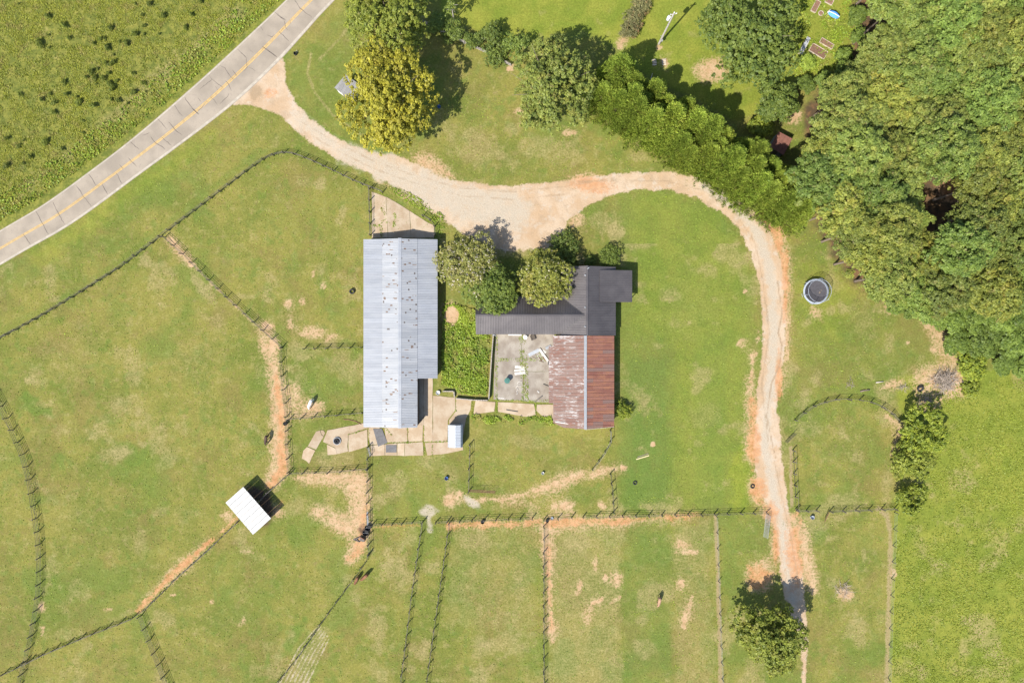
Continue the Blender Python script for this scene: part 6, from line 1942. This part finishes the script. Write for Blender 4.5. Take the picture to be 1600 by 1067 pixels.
# ------------------------------------------------------------------ neighbour's garden
SOILB = plain('garden_soil', (0.16, 0.09, 0.06), 0.3, 4)
BEDW = plain('pale_bed_boards', (0.40, 0.34, 0.26), 0.2, 4)


def bed(label, u, v, lu, lv, rot, fill):
    p = G(u, v)
    root = thing('raised_bed', label, 'garden bed', (p.x, p.y, 0), R(rot), 'raised beds in the garden')
    a, b = lu * S / 2, lv * S / 2
    obj('soil', MB().box((0, 0, .1), (2 * a - .08, 2 * b - .08, .2)).mesh('soil', fill), root)
    for s_ in (-1, 1):
        obj('side_board', MB().box((0, s_ * b, .14), (2 * a, .06, .28)).mesh('side_board', BEDW), root)
        obj('side_board', MB().box((s_ * a, 0, .14), (.06, 2 * b - .07, .28)).mesh('side_board', BEDW), root)


bed('half bare raised bed nearest the grey green bush', 1278, 81, 27, 13, -31, SOILB)
bed('narrow raised bed above the half bare one', 1291, 69, 22, 8, -31, SOILB)
bed('brown soil bed at the top of the garden', 1274, 11, 19, 8, 62, SOILB)
bed('small bed at the top edge of the garden', 1295, 3, 12, 8, -28, SOILB)
p = G(1256, 73)
cf = thing('cold_frame', 'long narrow glazed cold frame in the garden', 'cold frame', (p.x, p.y, 0), R(62))
obj('case', MB().box((0, 0, .2), (3.5, .75, .4)).mesh('case', BEDW), cf)
for k in range(4):
    obj('pane', MB().box((-1.3 + .86 * k, 0, .425), (.8, .66, .03)).mesh('pane', STEEL), cf)
p = G(1282.5, 21.5)
rbed = thing('tree_ring_bed', 'round soil bed in the garden left of the blue canopy', 'garden bed', (p.x, p.y, 0))
obj('edging', MB().ring((0, 0, .1), .45, .08, 20, 6).mesh('edging', BRUSHM), rbed)
obj('soil', MB().lathe([(.4, .05), (.2, .12), (.01, .13)], n=16).mesh('soil', SOILB), rbed)
p = G(1304, 22, 1.6)
CANB = plain('blue_canopy_cloth', (0.07, 0.22, 0.56), 0.15, 2)
cp = thing('garden_canopy', 'bright blue curved canopy with a pale stripe in the garden', 'canopy', (p.x, p.y, 0), R(-28))
n_ = 10
mbc = MB()
vs = []
for i in range(n_ + 1):
    x = -1.05 + 2.1 * i / n_
    hw2 = .62 * math.sqrt(max(0.02, 1 - (x / 1.12) ** 2))
    for y_ in (-1, -.5, 0, .5, 1):
        vs.append((x, y_ * hw2, 1.75 - .35 * y_ * y_ - .12 * (x / 1.05) ** 2))
for i in range(n_):
    for j in range(4):
        mbc.f.append((i * 5 + j, (i + 1) * 5 + j, (i + 1) * 5 + j + 1, i * 5 + j + 1))
mbc.v = vs
obj('cloth', mbc.mesh('cloth', CANB), cp)
obj('ridge_strap', MB().tube([(-1.05, -.1, 1.70), (0, -.1, 1.80), (1.05, -.1, 1.70)], .06, 5).mesh('ridge_strap', WHITEP), cp)
for x in (-.95, .95):
    for y_ in (-.3, .3):
        obj('leg', MB().tube([(x, y_, 0), (x * .95, y_ * .6, 1.6)], .025, 5).mesh('leg', STEEL), cp)
for lb, u, v in (('white garden chair left of the blue canopy', 1294, 21.5), ('white garden chair just below the blue canopy', 1304.5, 28.5)):
    p = G(u, v)
    ch = thing('garden_chair', lb, 'chair', (p.x, p.y, 0), .6, 'white garden chairs')
    obj('seat', MB().box((0, 0, .42), (.5, .48, .05)).mesh('seat', WHITEP), ch)
    obj('backrest', MB().box((0, .24, .72), (.5, .05, .55)).mesh('backrest', WHITEP), ch)
    for x in (-.21, .21):
        for y_ in (-.2, .2):
            obj('leg', MB().box((x, y_, .2), (.045, .045, .4)).mesh('leg', WHITEP), ch)
for lb, u, v in (('left stack of pale lumber on the lawn near the hedge shadow', 1022, 98), ('right stack of pale lumber on the lawn near the hedge shadow', 1037.5, 97.5)):
    p = G(u, v)
    st = thing('lumber_stack', lb, 'lumber stack', (p.x, p.y, 0), .1, 'lumber stacks on the lawn')
    for k in range(4):
        obj('board', MB().box((frr.uniform(-.05, .05), -.45 + .3 * k, .06 + .05 * (k % 2)), (.75, .2, .1)).mesh('board', BEDW), st)
board('thin stake lying at the edge of the hedge shadow', 1019.5, 115, 1016, 127, .1, BEDW, .06, name='stake', cat='stake')
